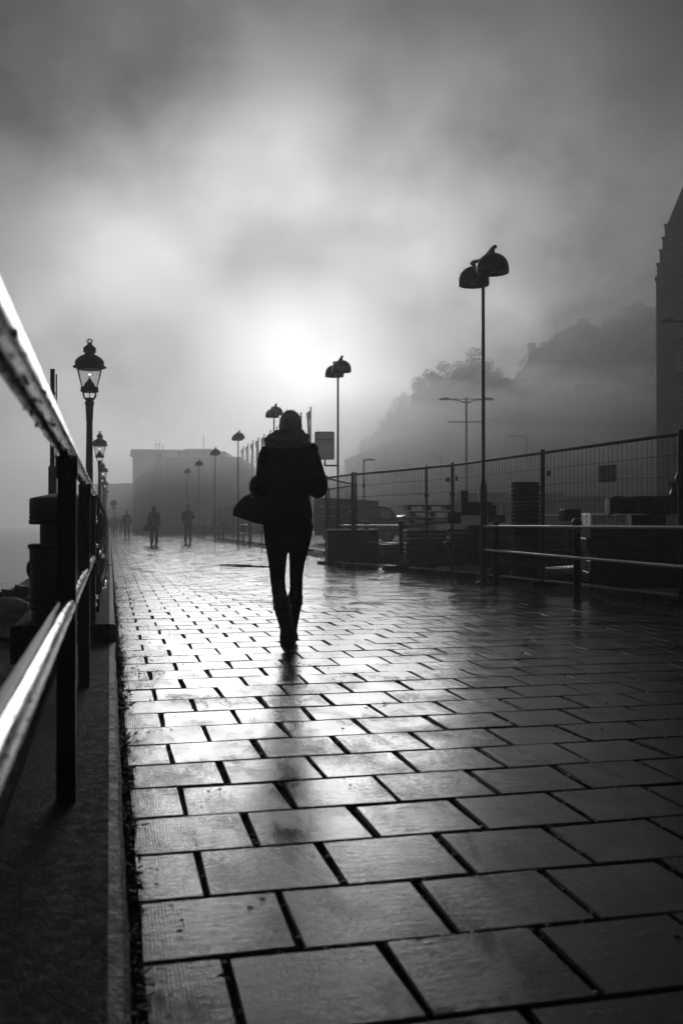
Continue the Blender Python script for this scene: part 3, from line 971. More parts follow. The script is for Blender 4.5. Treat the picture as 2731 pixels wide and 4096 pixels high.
# pale pipes lying on the ground behind the fence
def pipe_run(name, pts, r, m, label, hollow=True):
    root = empty(name, tuple(pts[0]))
    q = [Vector(a) - Vector(pts[0]) for a in pts]
    MB().tube(q, r, 20, not hollow).build('pipe_wall', m, root, 60)
    if hollow:
        MB().tube([q[0], q[0] + (q[1]-q[0]).normalized()*.5], r*.9, 20, True).build('bore', M_dark_in, root, 60)
        d = (q[1]-q[0]).normalized()
        MB().tube([q[0]-d*.004, q[0]+d*.03], r*1.03, 20, True).build('collar', m, root, 60)
    tag(root, label, 'pipe'); return root
M_pipe = mat('grey_pipe', .18, .4, 0, .5, .3, 6)
a = gp(2345, 14.6, .20); b_ = gp(2060, 17.2, .05)
pipe_run('drain_pipe', [a, (a+b_)/2 + Vector((0,0,-.02)), b_], .13, M_pipe, 'grey drain pipe lying open-ended under the lower rail')
a = gp(1975, 16.9, .07); b_ = gp(1800, 18.2, .06); c_ = gp(1750, 19.5, .0)
pipe_run('drain_pipe', [a, (a+b_)/2+Vector((0,0,.05)), b_, c_], .085, M_pipe, 'curved grey hose on the ground behind the first lamp post', False)
a = gp(2345, 14.2, -.02); b_ = gp(2500, 12.8, .0); c_ = gp(2760, 12.5, .02)
pipe_run('drain_pipe', [a, b_, c_], .09, M_pipe, 'dark grey hose along the fence foot below the stone pile', False)

# plank and stacked dark parts seen above the slabs
p0 = at(1625, 2108, 20.5); p1 = at(1820, 2078, 18.6)
o = empty('scaffold_plank', tuple(p0)); tag(o, 'pale scaffold plank lying aslant across the slab piles', 'plank')
MB().bar((0,0,0), p1-p0, .22, .05).build('board', M_plate, o)
MB().bar((0,0,.0), (p1-p0)*.12, .226, .056).build('end_band', M_galv, o)

def machine(p, rz):
    root = empty('roller_attachment', tuple(p), rz)
    tag(root, 'dark machine part with two upright prongs on the slab piles', 'machine part')
    MB().box(-.27, .27, -.15, .15, .10, .34).build('body', M_blk, root)
    MB().box(-.27, -.15, -.10, .10, .30, .54).build('prong', M_blk, root)
    MB().box(.05, .16, -.10, .10, .30, .53).build('prong', M_blk, root)
    MB().tube([(-.05,0,.20),(.34,0,.20)], .10, 12).build('roller', M_blk, root, 60)
    MB().box(-.5, -.27, -.08, .08, -.04, .16).build('side_bracket', M_blk, root)
    MB().box(.20, .50, -.07, .07, -.02, .11).build('side_bracket', M_blk, root)
machine(at(1903, 2085, 17.4), R(-14))
def pallet_stack(p, rz, label):
    root = empty('stacked_pallets', tuple(p), rz); tag(root, label, 'pallets')
    rg = random.Random(3)
    for k in range(3):
        z = k*.14; j = rg.gauss(0, .04)
        for q in range(3):
            MB().box(-.48+j+q*.43, -.38+j+q*.43, -.4, .4, z, z+.09).build('bearer', M_wood, root)
        for q in range(5):
            MB().box(-.5+j, .5+j, -.4+q*.165, -.28+q*.165, z+.092, z+.114).build('slat', M_wood, root)
pallet_stack(at(1712, 2092, 22.0), R(-10), 'stack of dark wooden pallets on top of the slabs')
o = MB().prism(rrect(-.16, .16, 0, .20, .03), -.1, .1, 'y').build('toolbox', M_blk); o.location = at(2278, 2084, 17.0)
tag(o, 'small black box sitting on the slabs behind the ball bollard', 'box')
# its support, a long bench of kerb stones
def kerb_row(p, rz, n, label, w_=.9):
    root = empty('kerbstone_stack', tuple(p), rz); tag(root, label, 'kerb stones', 'stacked kerb stones in the yard')
    for k in range(n):
        for r_ in range(4):
            M = Matrix.Translation((k*w_, 0, r_*.225)) @ Matrix.Rotation(random.gauss(0,.015), 4, 'Z')
            MB().prism([(-.15, .0), (.15, 0), (.15, .19), (.12, .215), (-.15, .215)], -w_/2+.01, w_/2-.01, 'y', M @ Matrix.Rotation(R(90), 4, 'Z')).build('kerbstone', M_stone, root)
kerb_row(gp(1960, 18.2), R(-12), 4, 'long stack of kerb stones behind the corrugated pipe')
kerb_row(gp(2440, 17.5), R(-16), 3, 'stack of kerb stones behind the wide stone pile')

# sandbag at the fence foot and rags
sb = MB()
sb.tube([(-.36,0,.05),(-.30,0,.055),(-.1,0,.06),(.15,0,.055),(.31,0,.05),(.36,0,.04)], [.02,.055,.06,.058,.05,.015], 14)
o = sb.build('sandbag', M_kerb, None, 70); o.location = gp(1602, 19.2, 0); o.rotation_euler = (0, 0, R(-14))
tag(o, 'slack dirty sandbag lying on the paving at the fence foot', 'sandbag')
for k, (u_, d_) in enumerate(((935, 22.0), (1010, 21.2))):
    p = gp(u_, d_)
    pts = [(-.46,0,.004),(-.2,.01,.012),(.1,-.01,.014),(.42,.0,.005)]
    o = MB().tube(pts, [.006,.016,.018,.006], 8).build('rubber_strip', M_rubber, None, 60); o.location = p; o.rotation_euler = (0,0,R(-13))
    tag(o, ('thin dark rubber strip lying across the paving, the farther one', 'thin dark rubber strip lying across the paving beside the woman, the nearer one')[k], 'strip')

# ------------------------------------------------------------------ vehicles in the yard
def wheel_set(root, xs, y, r):
    for x in xs:
        for s_ in (-1, 1):
            M = Matrix.Translation((x, s_*y, r)) @ Matrix.Rotation(R(90), 4, 'X')
            wv = MB().lathe([(r*.55,-.09),(r*.93,-.09),(r,-.05),(r,.05),(r*.93,.09),(r*.55,.09)], (0,0,0), 20, False, M).build('wheel', M_rubber, root, 40)
            MB().lathe([(.02,-.07),(r*.56,-.085),(r*.56,.085),(.02,.07)], (0,0,0), 16, True, M).build('rim', M_galv, wv, 40)
def car(loc, rz, paint, label, s=1.0):
    root = empty('parked_car', tuple(loc), rz); tag(root, label, 'car', 'cars parked in the yard'); root.scale = (s,)*3
    low = [(-2.1,.30),(-2.12,.55),(-2.0,.78),(-1.2,.86),(.95,.88),(1.75,.76),(2.08,.62),(2.12,.36),(2.0,.26),(-2.0,.26)]
    MB().prism(low, -.82, .82, 'y').build('body', paint, root)
    vs = []; fs = []
    prof = [(-1.75,.86),(-1.25,1.34),(-.9,1.42),(.1,1.42),(.45,1.33),(1.05,.87)]
    n = len(prof)
    for s_ in (-1, 1):
        for (x, z) in prof:
            tpr = .79 - .2*(z-.86)/.56
            vs.append((x, s_*tpr, z))
    fs = [tuple(range(n)), tuple(range(2*n-1, n-1, -1))]
    for k in range(n):
        k2 = (k+1) % n; fs.append((k2, k, n+k, n+k2))
    MB().add(vs, fs).build('cabin', paint, root)
    for s_ in (-1, 1):
        def wv(x, z): return (x, s_*(.797 - .2*(z-.86)/.56), z)
        MB().add([wv(-1.3,.92), wv(-.2,.92), wv(-.2,1.36), wv(-1.0,1.34)], [(0,1,2,3)]).build('side_window', M_pane, root)
        MB().add([wv(-.12,.92), wv(.85,.92), wv(.36,1.31), wv(-.12,1.36)], [(0,1,2,3)]).build('side_window', M_pane, root)
        MB().box(2.06, 2.13, s_*.65-.12, s_*.65+.12, .50, .62).build('headlight', M_white, root)
        MB().box(-2.15, -2.08, s_*.68-.1, s_*.68+.1, .58, .72).build('tail_light', M_card, root)
    MB().add([(1.03,-.70,.93),(1.03,.70,.93),(.52,.58,1.31),(.52,-.58,1.31)], [(0,1,2,3)]).build('windscreen', M_pane, root)
    MB().add([(-1.72,-.70,.93),(-1.72,.70,.93),(-1.33,.58,1.31),(-1.33,-.58,1.31)], [(3,2,1,0)]).build('rear_window', M_pane, root)
    wheel_set(root, (-1.3, 1.3), .74, .31)
    return root
car(gp(2520, 44), R(-120), M_carp, 'pale car with raked windscreen parked beyond the stone pile')
car(gp(2400, 46), R(-100), M_carp, 'pale car half hidden beside the ball bollard')
car(gp(2215, 52), R(-110), M_card, 'dark car parked behind the corrugated pipe')
car(gp(1600, 58), R(-160), M_card, 'dark car parked nose-on beside the lettered van')

vn_ = empty('box_van', tuple(gp(1430, 50)), R(0 - 13)); root = vn_
tag(root, 'dark box van with boxed lettering parked behind the crate', 'van')
MB().prism([(-2.2,.55),(1.0,.55),(1.0,2.05),(-1.0,2.18),(-2.2,2.22)], -.95, .95, 'y').build('cargo_box', M_card, root)
cabp = [(1.02,.45),(1.95,.45),(2.05,.65),(2.03,1.0),(1.9,1.35),(1.6,1.68),(1.3,1.78),(1.02,1.8)]
MB().prism(cabp, -.9, .9, 'y').build('cab', M_card, root)
MB().box(1.12, 1.55, -.92, -.905, 1.22, 1.55).build('side_window', M_winlight, root)  # bright window light put in as a pale opaque colour
wheel_set(root, (-1.4, 1.45), .82, .36)
MB().box(-2.15, .95, -.8, .8, .35, .54).build('chassis', M_blk, root)
for x_, s_ in ((-1.62, 'C'), (-.40, 'M'), (.28, 'O')):
    tm = text_mesh(s_, .26, .01, 'CENTER', .004); tm.transform(Matrix.Translation((x_, -.96, 1.52)) @ Matrix.Rotation(R(90), 4, 'X')); link('letter', tm, M_plate, root)
for z_ in (1.30, 1.74):
    MB().box(-1.9, .5, -.957, -.952, z_, z_+.035).build('letter_border', M_plate, root)

bs = empty('coach', tuple(gp(2120, 66)), R(-10)); root = bs
tag(root, 'pale coach parked in the fog beyond the corrugated pipe', 'coach')
MB().prism([(-5.2,.4),(5.0,.4),(5.2,.6),(5.15,2.2),(4.9,2.75),(-5.0,2.75),(-5.2,2.6)], -1.25, 1.25, 'y').build('body', M_plaster, root)
for k in range(7):
    MB().box(-4.9+k*1.36, -4.9+k*1.36+1.24, -1.258, -1.252, 1.45, 2.3).build('window', M_pane, root)
MB().box(-5.0, 2.0, -1.0, 1.0, 2.752, 2.95).build('roof_unit', M_plaster, root)
MB().prism([(5.16,1.2),(5.17,2.2),(4.95,2.6)], -1.1, 1.1, 'y').build('windscreen', M_pane, root)
wheel_set(root, (-3.2, 3.4), 1.12, .48)

# site hoarding line at the back of the yard
hd = empty('site_hoarding', tuple(gp(2150, 60)), R(-13)); tag(hd, 'long pale site hoarding across the back of the yard', 'hoarding')
for k in range(9):
    MB().box(k*2.4, k*2.4+2.36, -.03, .03, .05, 2.3 + .1*math.sin(k*1.7)).build('panel', M_plaster, hd)
    MB().box(k*2.4-.06, k*2.4+.02, -.08, .03, 0, 2.5).build('post', M_wood, hd)

# ------------------------------------------------------------------ street lights
def street_light(u, v_top, d, arms, label, rot=0.0, cross=False, name='street_light'):
    base = gp(u, d); H = EYE + (HZ - v_top)/FPX*d
    root = empty(name, tuple(base), R(-YAW) + rot); tag(root, label, 'street light', 'street lights in the fog')
    MB().lathe([(.16,0),(.16,.9),(.11,1.0),(.075,H),(.002,H+.1)], (0,0,0), 12).build('mast', M_blk, root, 50)
    for s_, ln in arms:
        MB().tube([(0,0,H-.35),(s_*ln*.45,0,H-.16),(s_*ln,0,H-.06)], [.055,.045,.045], 8).build('arm', M_blk, root, 60)
        MB().tube([(0,0,H-.06),(s_*ln,0,H-.06)], .035, 6).build('stay', M_blk, root, 60)
        MB().loft([(s_*(ln+.3),0,H-.14,.38,.16),(s_*(ln+.3),0,H-.07,.42,.18),(s_*(ln+.25),0,H+.0,.34,.15),(s_*(ln+.2),0,H+.05,.15,.08)], 14).build('lamp_head', M_blk, root, 60)
    if cross:
        MB().tube([(-1.35,0,H-1.72),(1.35,0,H-1.72)], .045, 6).build('cross_bar', M_blk, root, 60)
    return root
street_light(1865, 1592, 72, ((-1, 1.3), (1, 1.3)), 'twin-armed street light with lower crossbar behind the first lamp post', 0, True)
street_light(2108, 1742, 104, ((-1, 1.3),), 'single-armed street light above the corrugated pipe')
street_light(1455, 1836, 88, ((1, .3),), 'short street light with one small head above the van')
street_light(1765, 1818, 125, ((-1, 1.4),), 'faint single-armed street light left of the twin-armed one')
street_light(1575, 1866, 140, ((-1, 2.0),), 'faintest distant street light over the van roof')
street_light(2830, 1276, 45, ((-1, 1.45),), 'tall street light reaching in from the right above the trees', 0)
street_light(2860, 1600, 80, ((-1, 2.8),), 'street light reaching in from the right before the brick facade', 0)

# ------------------------------------------------------------------ flagpoles
for i in range(11):
    yy = 76 + 4.0*i
    fpole = empty('flagpole', (15.2, yy, 0))
    tag(fpole, 'thin flagpole with furled flag, %s in the row towards the terminal' % ORD[i], 'flagpole', 'flagpoles by the ferry terminal')
    MB().lathe([(.14,0),(.13,4.2),(.06,4.25),(.05,9.9),(.09,9.92),(.09,10.0),(.02,10.05)], (0,0,0), 8).build('pole', M_galv, fpole, 50)
    rg = random.Random(i)
    MB().loft([(-.06,0,6.2,.03,.03),(-.12,0,6.8,.12,.08),(-.16+rg.gauss(0,.03),0,7.8,.12,.07),(-.14+rg.gauss(0,.03),0,8.8,.10,.06),(-.2,0,9.5,.16,.05),(-.06,0,9.75,.03,.03)], 10).build('flag', M_flag, fpole, 80)

# ------------------------------------------------------------------ ferry terminal
def frustum_front(poly_uv, d, depth, name, m, parent=None):
    pts = [at(u, v, d) for u, v in poly_uv]
    n = len(pts)
    back = Vector((SY, CY, 0))*depth
    vs = pts + [p + back for p in pts]
    fs = [tuple(range(n)), tuple(range(2*n-1, n-1, -1))]
    for k in range(n):
        k2 = (k+1) % n; fs.append((k2, k, n+k, n+k2))
    return MB().add(vs, fs).build(name, m, parent)
tb = empty('ferry_terminal'); tag(tb, 'dark low ferry terminal with sloped shoulders and rooftop letters', 'building')
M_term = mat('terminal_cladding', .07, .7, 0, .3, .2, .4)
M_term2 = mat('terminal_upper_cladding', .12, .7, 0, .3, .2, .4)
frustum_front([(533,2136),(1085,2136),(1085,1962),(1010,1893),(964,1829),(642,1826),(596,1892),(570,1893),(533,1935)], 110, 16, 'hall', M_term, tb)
frustum_front([(596,1892),(642,1826),(646,1812),(638,1812),(590,1884)], 109.7, .3, 'shoulder_trim', M_plaster, tb)
for k in range(7):
    frustum_front([(600+k*52,2040),(640+k*52,2040),(640+k*52,1985),(600+k*52,1985)], 109.9, .06, 'window', M_pane, tb)
for k in range(9):
    frustum_front([(655+k*36,2134),(657+k*36,2134),(657+k*36,1832),(655+k*36,1832)], 109.85, .12, 'cladding_seam', M_plaster, tb)
frustum_front([(640,1832),(966,1832),(966,1827),(640,1827)], 109.6, .3, 'roof_edge', M_roof, tb)
for s_, u_ in zip('BIRKA CRUISES', [718,735,748,765,781,0,805,820,836,852,864,878,896]):
    if s_ == ' ': continue
    tm = text_mesh(s_, .76, .08, 'CENTER', .012)
    p = at(u_, 1815.5, 110.3)
    tm.transform(Matrix.Translation(p) @ Matrix.Rotation(R(-YAW), 4, 'Z') @ Matrix.Rotation(R(90), 4, 'X'))
    link('roof_letter', tm, M_blk, tb)
frustum_front([(711,1829),(905,1829),(905,1826.5),(711,1826.5)], 110.2, .1, 'letter_rail', M_blk, tb)
frustum_front([(711,1810.5),(905,1810.5),(905,1809.5),(711,1809.5)], 110.5, .05, 'letter_rail', M_blk, tb)
ub = empty('terminal_block'); tag(ub, 'taller pale terminal block with flat overhanging roof behind the hall', 'building')
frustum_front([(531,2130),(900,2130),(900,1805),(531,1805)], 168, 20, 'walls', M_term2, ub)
frustum_front([(519,1826),(524,1796),(672,1798),(735,1799),(739,1795),(846,1795),(850,1826)], 167.4, 21, 'roof', M_term2, ub)
frustum_front([(531,1838),(545,1826),(531,1826)], 167.6, .3, 'eave_bracket', M_term, ub)
for u_, v_ in ((624,1770),(637,1770),(651,1782),(814,1741)):
    a = at(u_, 1797, 169); H_ = (1797-v_)/FPX*169
    MB().tube([a, a+Vector((0,0,H_))], .06, 6).build('antenna', M_blk, ub)
a, b_ = at(620, 1777, 169), at(641, 1777, 169)
MB().tube([a, b_], .05, 6).build('antenna_bar', M_blk, ub)
lb = empty('quay_shed'); tag(lb, 'low pale shed in thick fog at the far end of the quay', 'building')
frustum_front([(380,2125),(640,2125),(640,1932),(380,1942)], 205, 12, 'walls', M_term2, lb)
frustum_front([(372,1944),(645,1934),(645,1928),(372,1937)], 204.4, 13, 'roof', M_roof, lb)

# far gate, round sign
gt = empty('far_mesh_gate', tuple(gp(437, 98)), R(-YAW)); tag(gt, 'foggy mesh gate closing the far end of the promenade', 'gate')
for x in (0, 1.7, 3.4, 5.1):
    MB().tube([(x,0,0),(x,0,2.45)], .035, 6).build('post', M_galv, gt)
MB().tube([(0,0,2.42),(5.1,0,2.42)], .03, 6).build('top_tube', M_galv, gt)
wb = MB()
for k in range(1, 34):
    wb.tube([(k*.15,0,.1),(k*.15,0,2.4)], .008, 4, False)
for z in (.1,.6,1.1,1.6,2.1):
    wb.tube([(0,0,z),(5.1,0,z)], .008, 4, False)
wb.build('wire_mesh', M_wire, gt)
rs = empty('round_road_sign', tuple(gp(456, 88)), R(-YAW)); tag(rs, 'round road sign on a thin post in the fog', 'road sign')
MB().tube([(0,0,0),(0,0,3.0)], .035, 8).build('post', M_galv, rs)
MB().lathe([(.30,-.02),(.30,.02)], (0,-.06,2.72), 28, True, Matrix.Rotation(R(90), 4, 'X')).build('disc', M_dplate, rs)
MB().box(-.19, .19, -.08, -.05, 2.20, 2.36).build('sub_plate', M_dplate, rs)

# ------------------------------------------------------------------ the hill, its road wall, houses and trees
D_H = 210.0
prof_uv = [(1180,2080),(1300,1985),(1400,1890),(1480,1800),(1560,1735),(1640,1690),(1740,1665),(1860,1640),(1980,1625),(2110,1600),(2300,1560),(2500,1460),(2650,1400),(2900,1360),(3300,1330)]
vs = []; fs = []; layers = 7
rg = random.Random(21)
for (u, v) in prof_uv:
    top = at(u, v, D_H)
    for k in range(layers):
        f_ = k/(layers-1)
        p = at(u, HZ, D_H - 56*(1-f_)**1.5)
        zz = top.z*(f_**.6)
        vs.append((p.x + rg.gauss(0,1.2), p.y + rg.gauss(0,1.5), zz + (rg.gauss(0,.6) if 0 < k < layers-1 else 0) - (1.0 if k == 0 else 0)))
    p = at(u, HZ, D_H + 110); vs.append((p.x, p.y, max(top.z - 6, -1)))
m = layers + 1
for i in range(len(prof_uv)-1):
    for k in range(m-1):
        fs.append((i*m+k, (i+1)*m+k, (i+1)*m+k+1, i*m+k+1))
struct(MB().add(vs, fs).build('hill', M_hill))
# road wall climbing the slope
rw = empty('road_wall'); tag(rw, 'long stone road wall climbing the foggy hillside', 'wall')
line = [(1380,1850),(1560,1775),(1800,1712),(2050,1660),(2300,1610),(2500,1570),(2700,1535),(2900,1505)]
for i in range(len(line)-1):
    a, b_ = at(*line[i], 150), at(*line[i+1], 147)
    for (t0, t1) in ((0, .498), (.502, 1)):
        q0, q1 = a.lerp(b_, t0), a.lerp(b_, t1)
        nrm = Vector((-SY, -CY, 0))*.6
        vs = [q0, q1, q1-nrm, q0-nrm]
        vs2 = [Vector((p.x, p.y, -.2)) for p in vs]
        MB().add(vs+vs2, [(0,1,2,3),(4,5,1,0),(5,6,2,1),(6,7,3,2),(7,4,0,3)]).build('wall_section', M_rock, rw)
    MB().bar(a+Vector((0,0,.15)), b_+Vector((0,0,.15)), 1.0, .3).build('coping', M_stone, rw)
    for t0 in (.1, .35, .6, .85):
        q = a.lerp(b_, t0); MB().box(q.x-.05, q.x+.05, q.y-.05, q.y+.05, q.z+.3, q.z+1.2).build('railing_post', M_blk, rw)
a = at(2315, 1572, 148.5); bx_ = empty('wall_hut', tuple(a), R(-YAW)); tag(bx_, 'small dark flat-roofed hut standing on the hillside road wall', 'hut')
MB().box(0, 3.3, 0, 2.6, -1.7, 1.3).build('walls', M_term, bx_)
MB().box(-.15, 3.45, -.15, 2.75, 1.302, 1.45).build('roof', M_roof, bx_)

def house(name, label, d, walls, roof, depth, chim=(), wins=(), m=M_plaster):
    root = empty(name); tag(root, label, 'house', 'houses on the hill')
    frustum_front(walls, d, depth, 'wall', m, root)
    rf_ = frustum_front(roof, d-.3, depth+.6, 'roof', M_roof, root)
    for (u0, u1, v0, v1) in chim:
        frustum_front([(u0,v1),(u1,v1),(u1,v0),(u0,v0)], d+2, 2.2, 'chimney', m, root)
        frustum_front([(u0-3,v0+3),(u1+3,v0+3),(u1+3,v0-2),(u0-3,v0-2)], d+1.8, 2.6, 'chimney_cap', M_roof, root)
    for (u0, u1, v0, v1) in wins:
        w_ = frustum_front([(u0,v1),(u1,v1),(u1,v0),(u0,v0)], d-.08, .07, 'window', M_pane, root)
        frustum_front([(u0-2,v1+3),(u1+2,v1+3),(u1+2,v1),(u0-2,v1)], d-.25, .24, 'sill', M_frame, w_)
    return root
house('hill_house', 'large house with hipped roof and broad chimney crowning the hill', 215,
      [(2222,1640),(2432,1640),(2432,1345),(2222,1345)],
      [(2216,1348),(2216,1336),(2262,1316),(2276,1304),(2320,1289),(2356,1289),(2406,1312),(2418,1334),(2434,1336),(2434,1348)], 14,
      ((2319,2355,1276,1300),), [(2245+k*34, 2258+k*34, 1400+r_*62, 1432+r_*62) for k in range(6) for r_ in range(3)])
house('hill_house', 'stepped old house with several chimneys on the hill shoulder', 214,
      [(2103,1625),(2221,1625),(2221,1400),(2150,1420),(2110,1462),(2103,1470)],
      [(2095,1468),(2112,1440),(2116,1408),(2148,1390),(2172,1382),(2222,1366),(2222,1404),(2150,1424),(2112,1466)], 12,
      ((2118,2143,1372,1412),(2170,2194,1366,1400),(2200,2216,1368,1392)), [(2120+k*32, 2131+k*32, 1480+r_*56, 1508+r_*56) for k in range(3) for r_ in range(2)])
house('hill_house', 'low house with two flat chimneys beside the hilltop trees', 213,
      [(1975,1640),(2106,1640),(2106,1515),(1975,1530)],
      [(1970,1533),(1972,1524),(2040,1518),(2108,1506),(2108,1518)], 10,
      ((1986,2010,1517,1530),(2015,2037,1511,1528)), [(1990+k*38, 2003+k*38, 1555, 1582) for k in range(3)])
house('hill_house', 'half hidden house gable beside the brick facade', 175,
      [(2575,1640),(2700,1640),(2700,1424),(2575,1424)],
      [(2568,1427),(2568,1416),(2630,1398),(2710,1390),(2710,1427)], 10,
      (), [(2600+k*34, 2614+k*34, 1470+r_*70, 1505+r_*70) for k in range(3) for r_ in range(2)])

def tree_meshes(seed):
    rg = random.Random(seed)
    tb_ = MB()
    tb_.tube([(0,0,-1),(.1,0,2),(.0,.1,5),(.1,.1,8)], [.45,.35,.25,.1], 8)
    cents = []
    for k in range(19):
        a = 2*PI*k/19 + rg.gauss(0,.3); r_ = rg.uniform(1.3, 3.8); z = rg.uniform(1.0, 8.2)
        c = Vector((r_*math.cos(a), r_*math.sin(a), z)); cents.append((c, rg.uniform(1.2, 2.1)))
        tb_.tube([(0,0,rg.uniform(2,4.5)), c*.55 + Vector((0,0,1.2)), c], [.18,.11,.04], 6)
    cents.append((Vector((0,0,10)), 1.8))
    lb_ = MB()
    for c, r_ in cents:
        for q in range(460):
            dv = Vector((rg.gauss(0,1), rg.gauss(0,1), rg.gauss(0,1))).normalized()
            p = c + dv*r_*(rg.random()**.35)
            s_ = rg.uniform(.09, .22)
            x = Vector((rg.gauss(0,1), rg.gauss(0,1), rg.gauss(0,1))).normalized(); y = x.orthogonal().normalized()
            lb_.add([p-x*s_, p+y*s_*.6, p+x*s_, p-y*s_*.6], [(0,1,2,3)])
    return tb_.mesh('trunk', 60), lb_.mesh('crown')
TM = [tree_meshes(s_) for s_ in (1, 2, 3)]
for a, b_ in TM:
    a.materials.append(M_bark); b_.materials.append(M_leaf)
trees = [(1665,1660,242,.8),(1715,1640,240,.95),(1775,1620,243,1.0),(1835,1618,240,1.0),(1900,1616,243,1.25),(1945,1606,240,1.0),(1590,1715,238,.75),(1530,1765,236,.6),(1470,1820,235,.55),
         (2455,1465,246,.95),(2505,1465,248,1.35),(2550,1445,246,1.35),(2600,1440,248,1.15),(2640,1430,250,1.1)]
tdesc = ['bushy tree low on the hill left of the twin-armed street light', 'rounded tree halfway up the slope above the distant lamps', 'leafy tree left of the hilltop tree pair', 'leafy tree just behind the first lamp post pole', 'tallest tree of the clump right of the first lamp post', 'dark tree next to the low hilltop house', 'small tree on the lower slope above the signboard side', 'smaller tree fading into mist down the slope', 'faintest small tree at the foot of the hill', 'small tree beside the large hilltop house', 'broad tree right of the large hilltop house', 'tallest broad tree between the large house and the brick facade', 'dense tree close to the brick facade', 'tree touching the edge of the brick facade']
for i, (u, v, d, s_) in enumerate(trees):
    d *= .84; s_ *= .92
    p = at(u, v+34, d)
    root = empty('hillside_tree', tuple(p), i*1.3); root.scale = (s_, s_, s_)
    tm_, cm_ = TM[i % 3]
    link('trunk', tm_, None, root); link('crown', cm_, None, root)
    tag(root, tdesc[i], 'tree', 'trees on the hill')

sb_ = MB(); rg = random.Random(77)
for i in range(len(prof_uv)-3):
    for q in range(46):
        f_ = rg.random()
        u = prof_uv[i][0]*(1-f_) + prof_uv[i+1][0]*f_; v = prof_uv[i][1]*(1-f_) + prof_uv[i+1][1]*f_
        c = at(u, v, D_H - rg.uniform(0, 8)); rr = rg.uniform(.8, 2.6)
        for k in range(26):
            dv = Vector((rg.gauss(0,1), rg.gauss(0,1), rg.gauss(0,1))).normalized()
            p = c + dv*rr*rg.random()**.4 + Vector((0,0,-.3)); s_ = rg.uniform(.16, .4)
            x = Vector((rg.gauss(0,1), rg.gauss(0,1), rg.gauss(0,1))).normalized(); y = x.orthogonal().normalized()
            sb_.add([p-x*s_, p+y*s_*.6, p+x*s_, p-y*s_*.6], [(0,1,2,3)])
stuff(sb_.build('undergrowth', M_leaf), 'low scrub covering the crest of the foggy hill', 'scrub')

# ------------------------------------------------------------------ tall brick building on the right
br = empty('brick_warehouse', tuple(gp(2625, 60)), R(-YAW-28)); tag(br, 'tall dark brick building with stepped gable edge on the right', 'building')
def wall_grid(wd, ht, holes, m, parent, depth=.25):
    xs = sorted({0, wd} | {h[0] for h in holes} | {h[1] for h in holes})
    zs = sorted({0, ht} | {h[2] for h in holes} | {h[3] for h in holes})
    mb = MB()
    for i in range(len(xs)-1):
        for j in range(len(zs)-1):
            cx, cz = (xs[i]+xs[i+1])/2, (zs[j]+zs[j+1])/2
            if any(h[0] < cx < h[1] and h[2] < cz < h[3] for h in holes): continue
            mb.add([(xs[i],0,zs[j]),(xs[i+1],0,zs[j]),(xs[i+1],0,zs[j+1]),(xs[i],0,zs[j+1])], [(0,1,2,3)])
    for (a, b_, c_, e_) in holes:
        mb.add([(a,0,c_),(b_,0,c_),(b_,0,e_),(a,0,e_),(a,depth,c_),(b_,depth,c_),(b_,depth,e_),(a,depth,e_)], [(0,4,5,1),(1,5,6,2),(2,6,7,3),(3,7,4,0)])
    return mb.build('facade', m, parent)
holes = []
WZ = [1.7, 3.75, 5.85, 7.9, 10.0, 12.1]
for c in range(7):
    for z in WZ:
        holes.append((.95+c*1.75, .95+c*1.75+.62, z, z+1.25))
wall_grid(13.0, 15.8, holes, M_brick, br)
MB().box(0, 13, .3, 9, 0, 15.8).build('core', M_brick, br)
MB().add([(0,0,0),(0,.3,0),(0,.3,15.8),(0,0,15.8)], [(3,2,1,0)]).build('corner_return', M_brick, br)
for (a, b_, c_, e_) in holes:
    f_ = MB()
    w_ = .05
    f_.box(a, a+w_, .10, .16, c_, e_).box(b_-w_, b_, .10, .16, c_, e_).box(a+w_, b_-w_, .10, .16, c_, c_+w_).box(a+w_, b_-w_, .10, .16, e_-w_, e_)
    f_.box((a+b_)/2-.025, (a+b_)/2+.025, .10, .155, c_+w_, e_-w_)
    for q in (1, 2, 3, 4):
        zz = c_ + (e_-c_)*q/5
        f_.box(a+w_, b_-w_, .11, .15, zz-.018, zz+.018)
    wn = f_.build('window', M_frame, br)
    MB().add([(a+.01,.17,c_+.01),(b_-.01,.17,c_+.01),(b_-.01,.17,e_-.01),(a+.01,.17,e_-.01)], [(0,1,2,3)]).build('pane', mat('bright_pane', .25, .1, 0, .7, .15, 3), wn)
for k, (dx, z0_, z1_) in enumerate(((.05,15.8,16.65),(.22,16.65,17.45),(.38,17.45,18.2),(.52,18.2,18.95))):
    MB().box(dx, 13-dx, 0, 8.5, z0_, z1_).build('gable_step', M_brick, br)
    MB().box(dx-.05, 13-dx+.05, -.05, 8.55, z1_-.10, z1_+.02).build('step_coping', M_roof, br)
MB().add([(.62,.2,18.98),(12.3,.2,18.98),(12.3,8.3,18.98),(.62,8.3,18.98),(3.0,2.2,26),(10,2.2,26),(10,6,26),(3.0,6,26)], [(0,1,5,4),(1,2,6,5),(2,3,7,6),(3,0,4,7),(4,5,6,7)]).build('roof', M_roof, br)
for k in range(5):
    MB().box(3.1+k*1.5, 4.3+k*1.5, -.03, .0-.005, 16.9, 18.1).build('attic_window', M_pane, br)
MB().box(-.06, 13.06, -.08, -.003, 15.55, 15.85).build('cornice', M_roof, br)

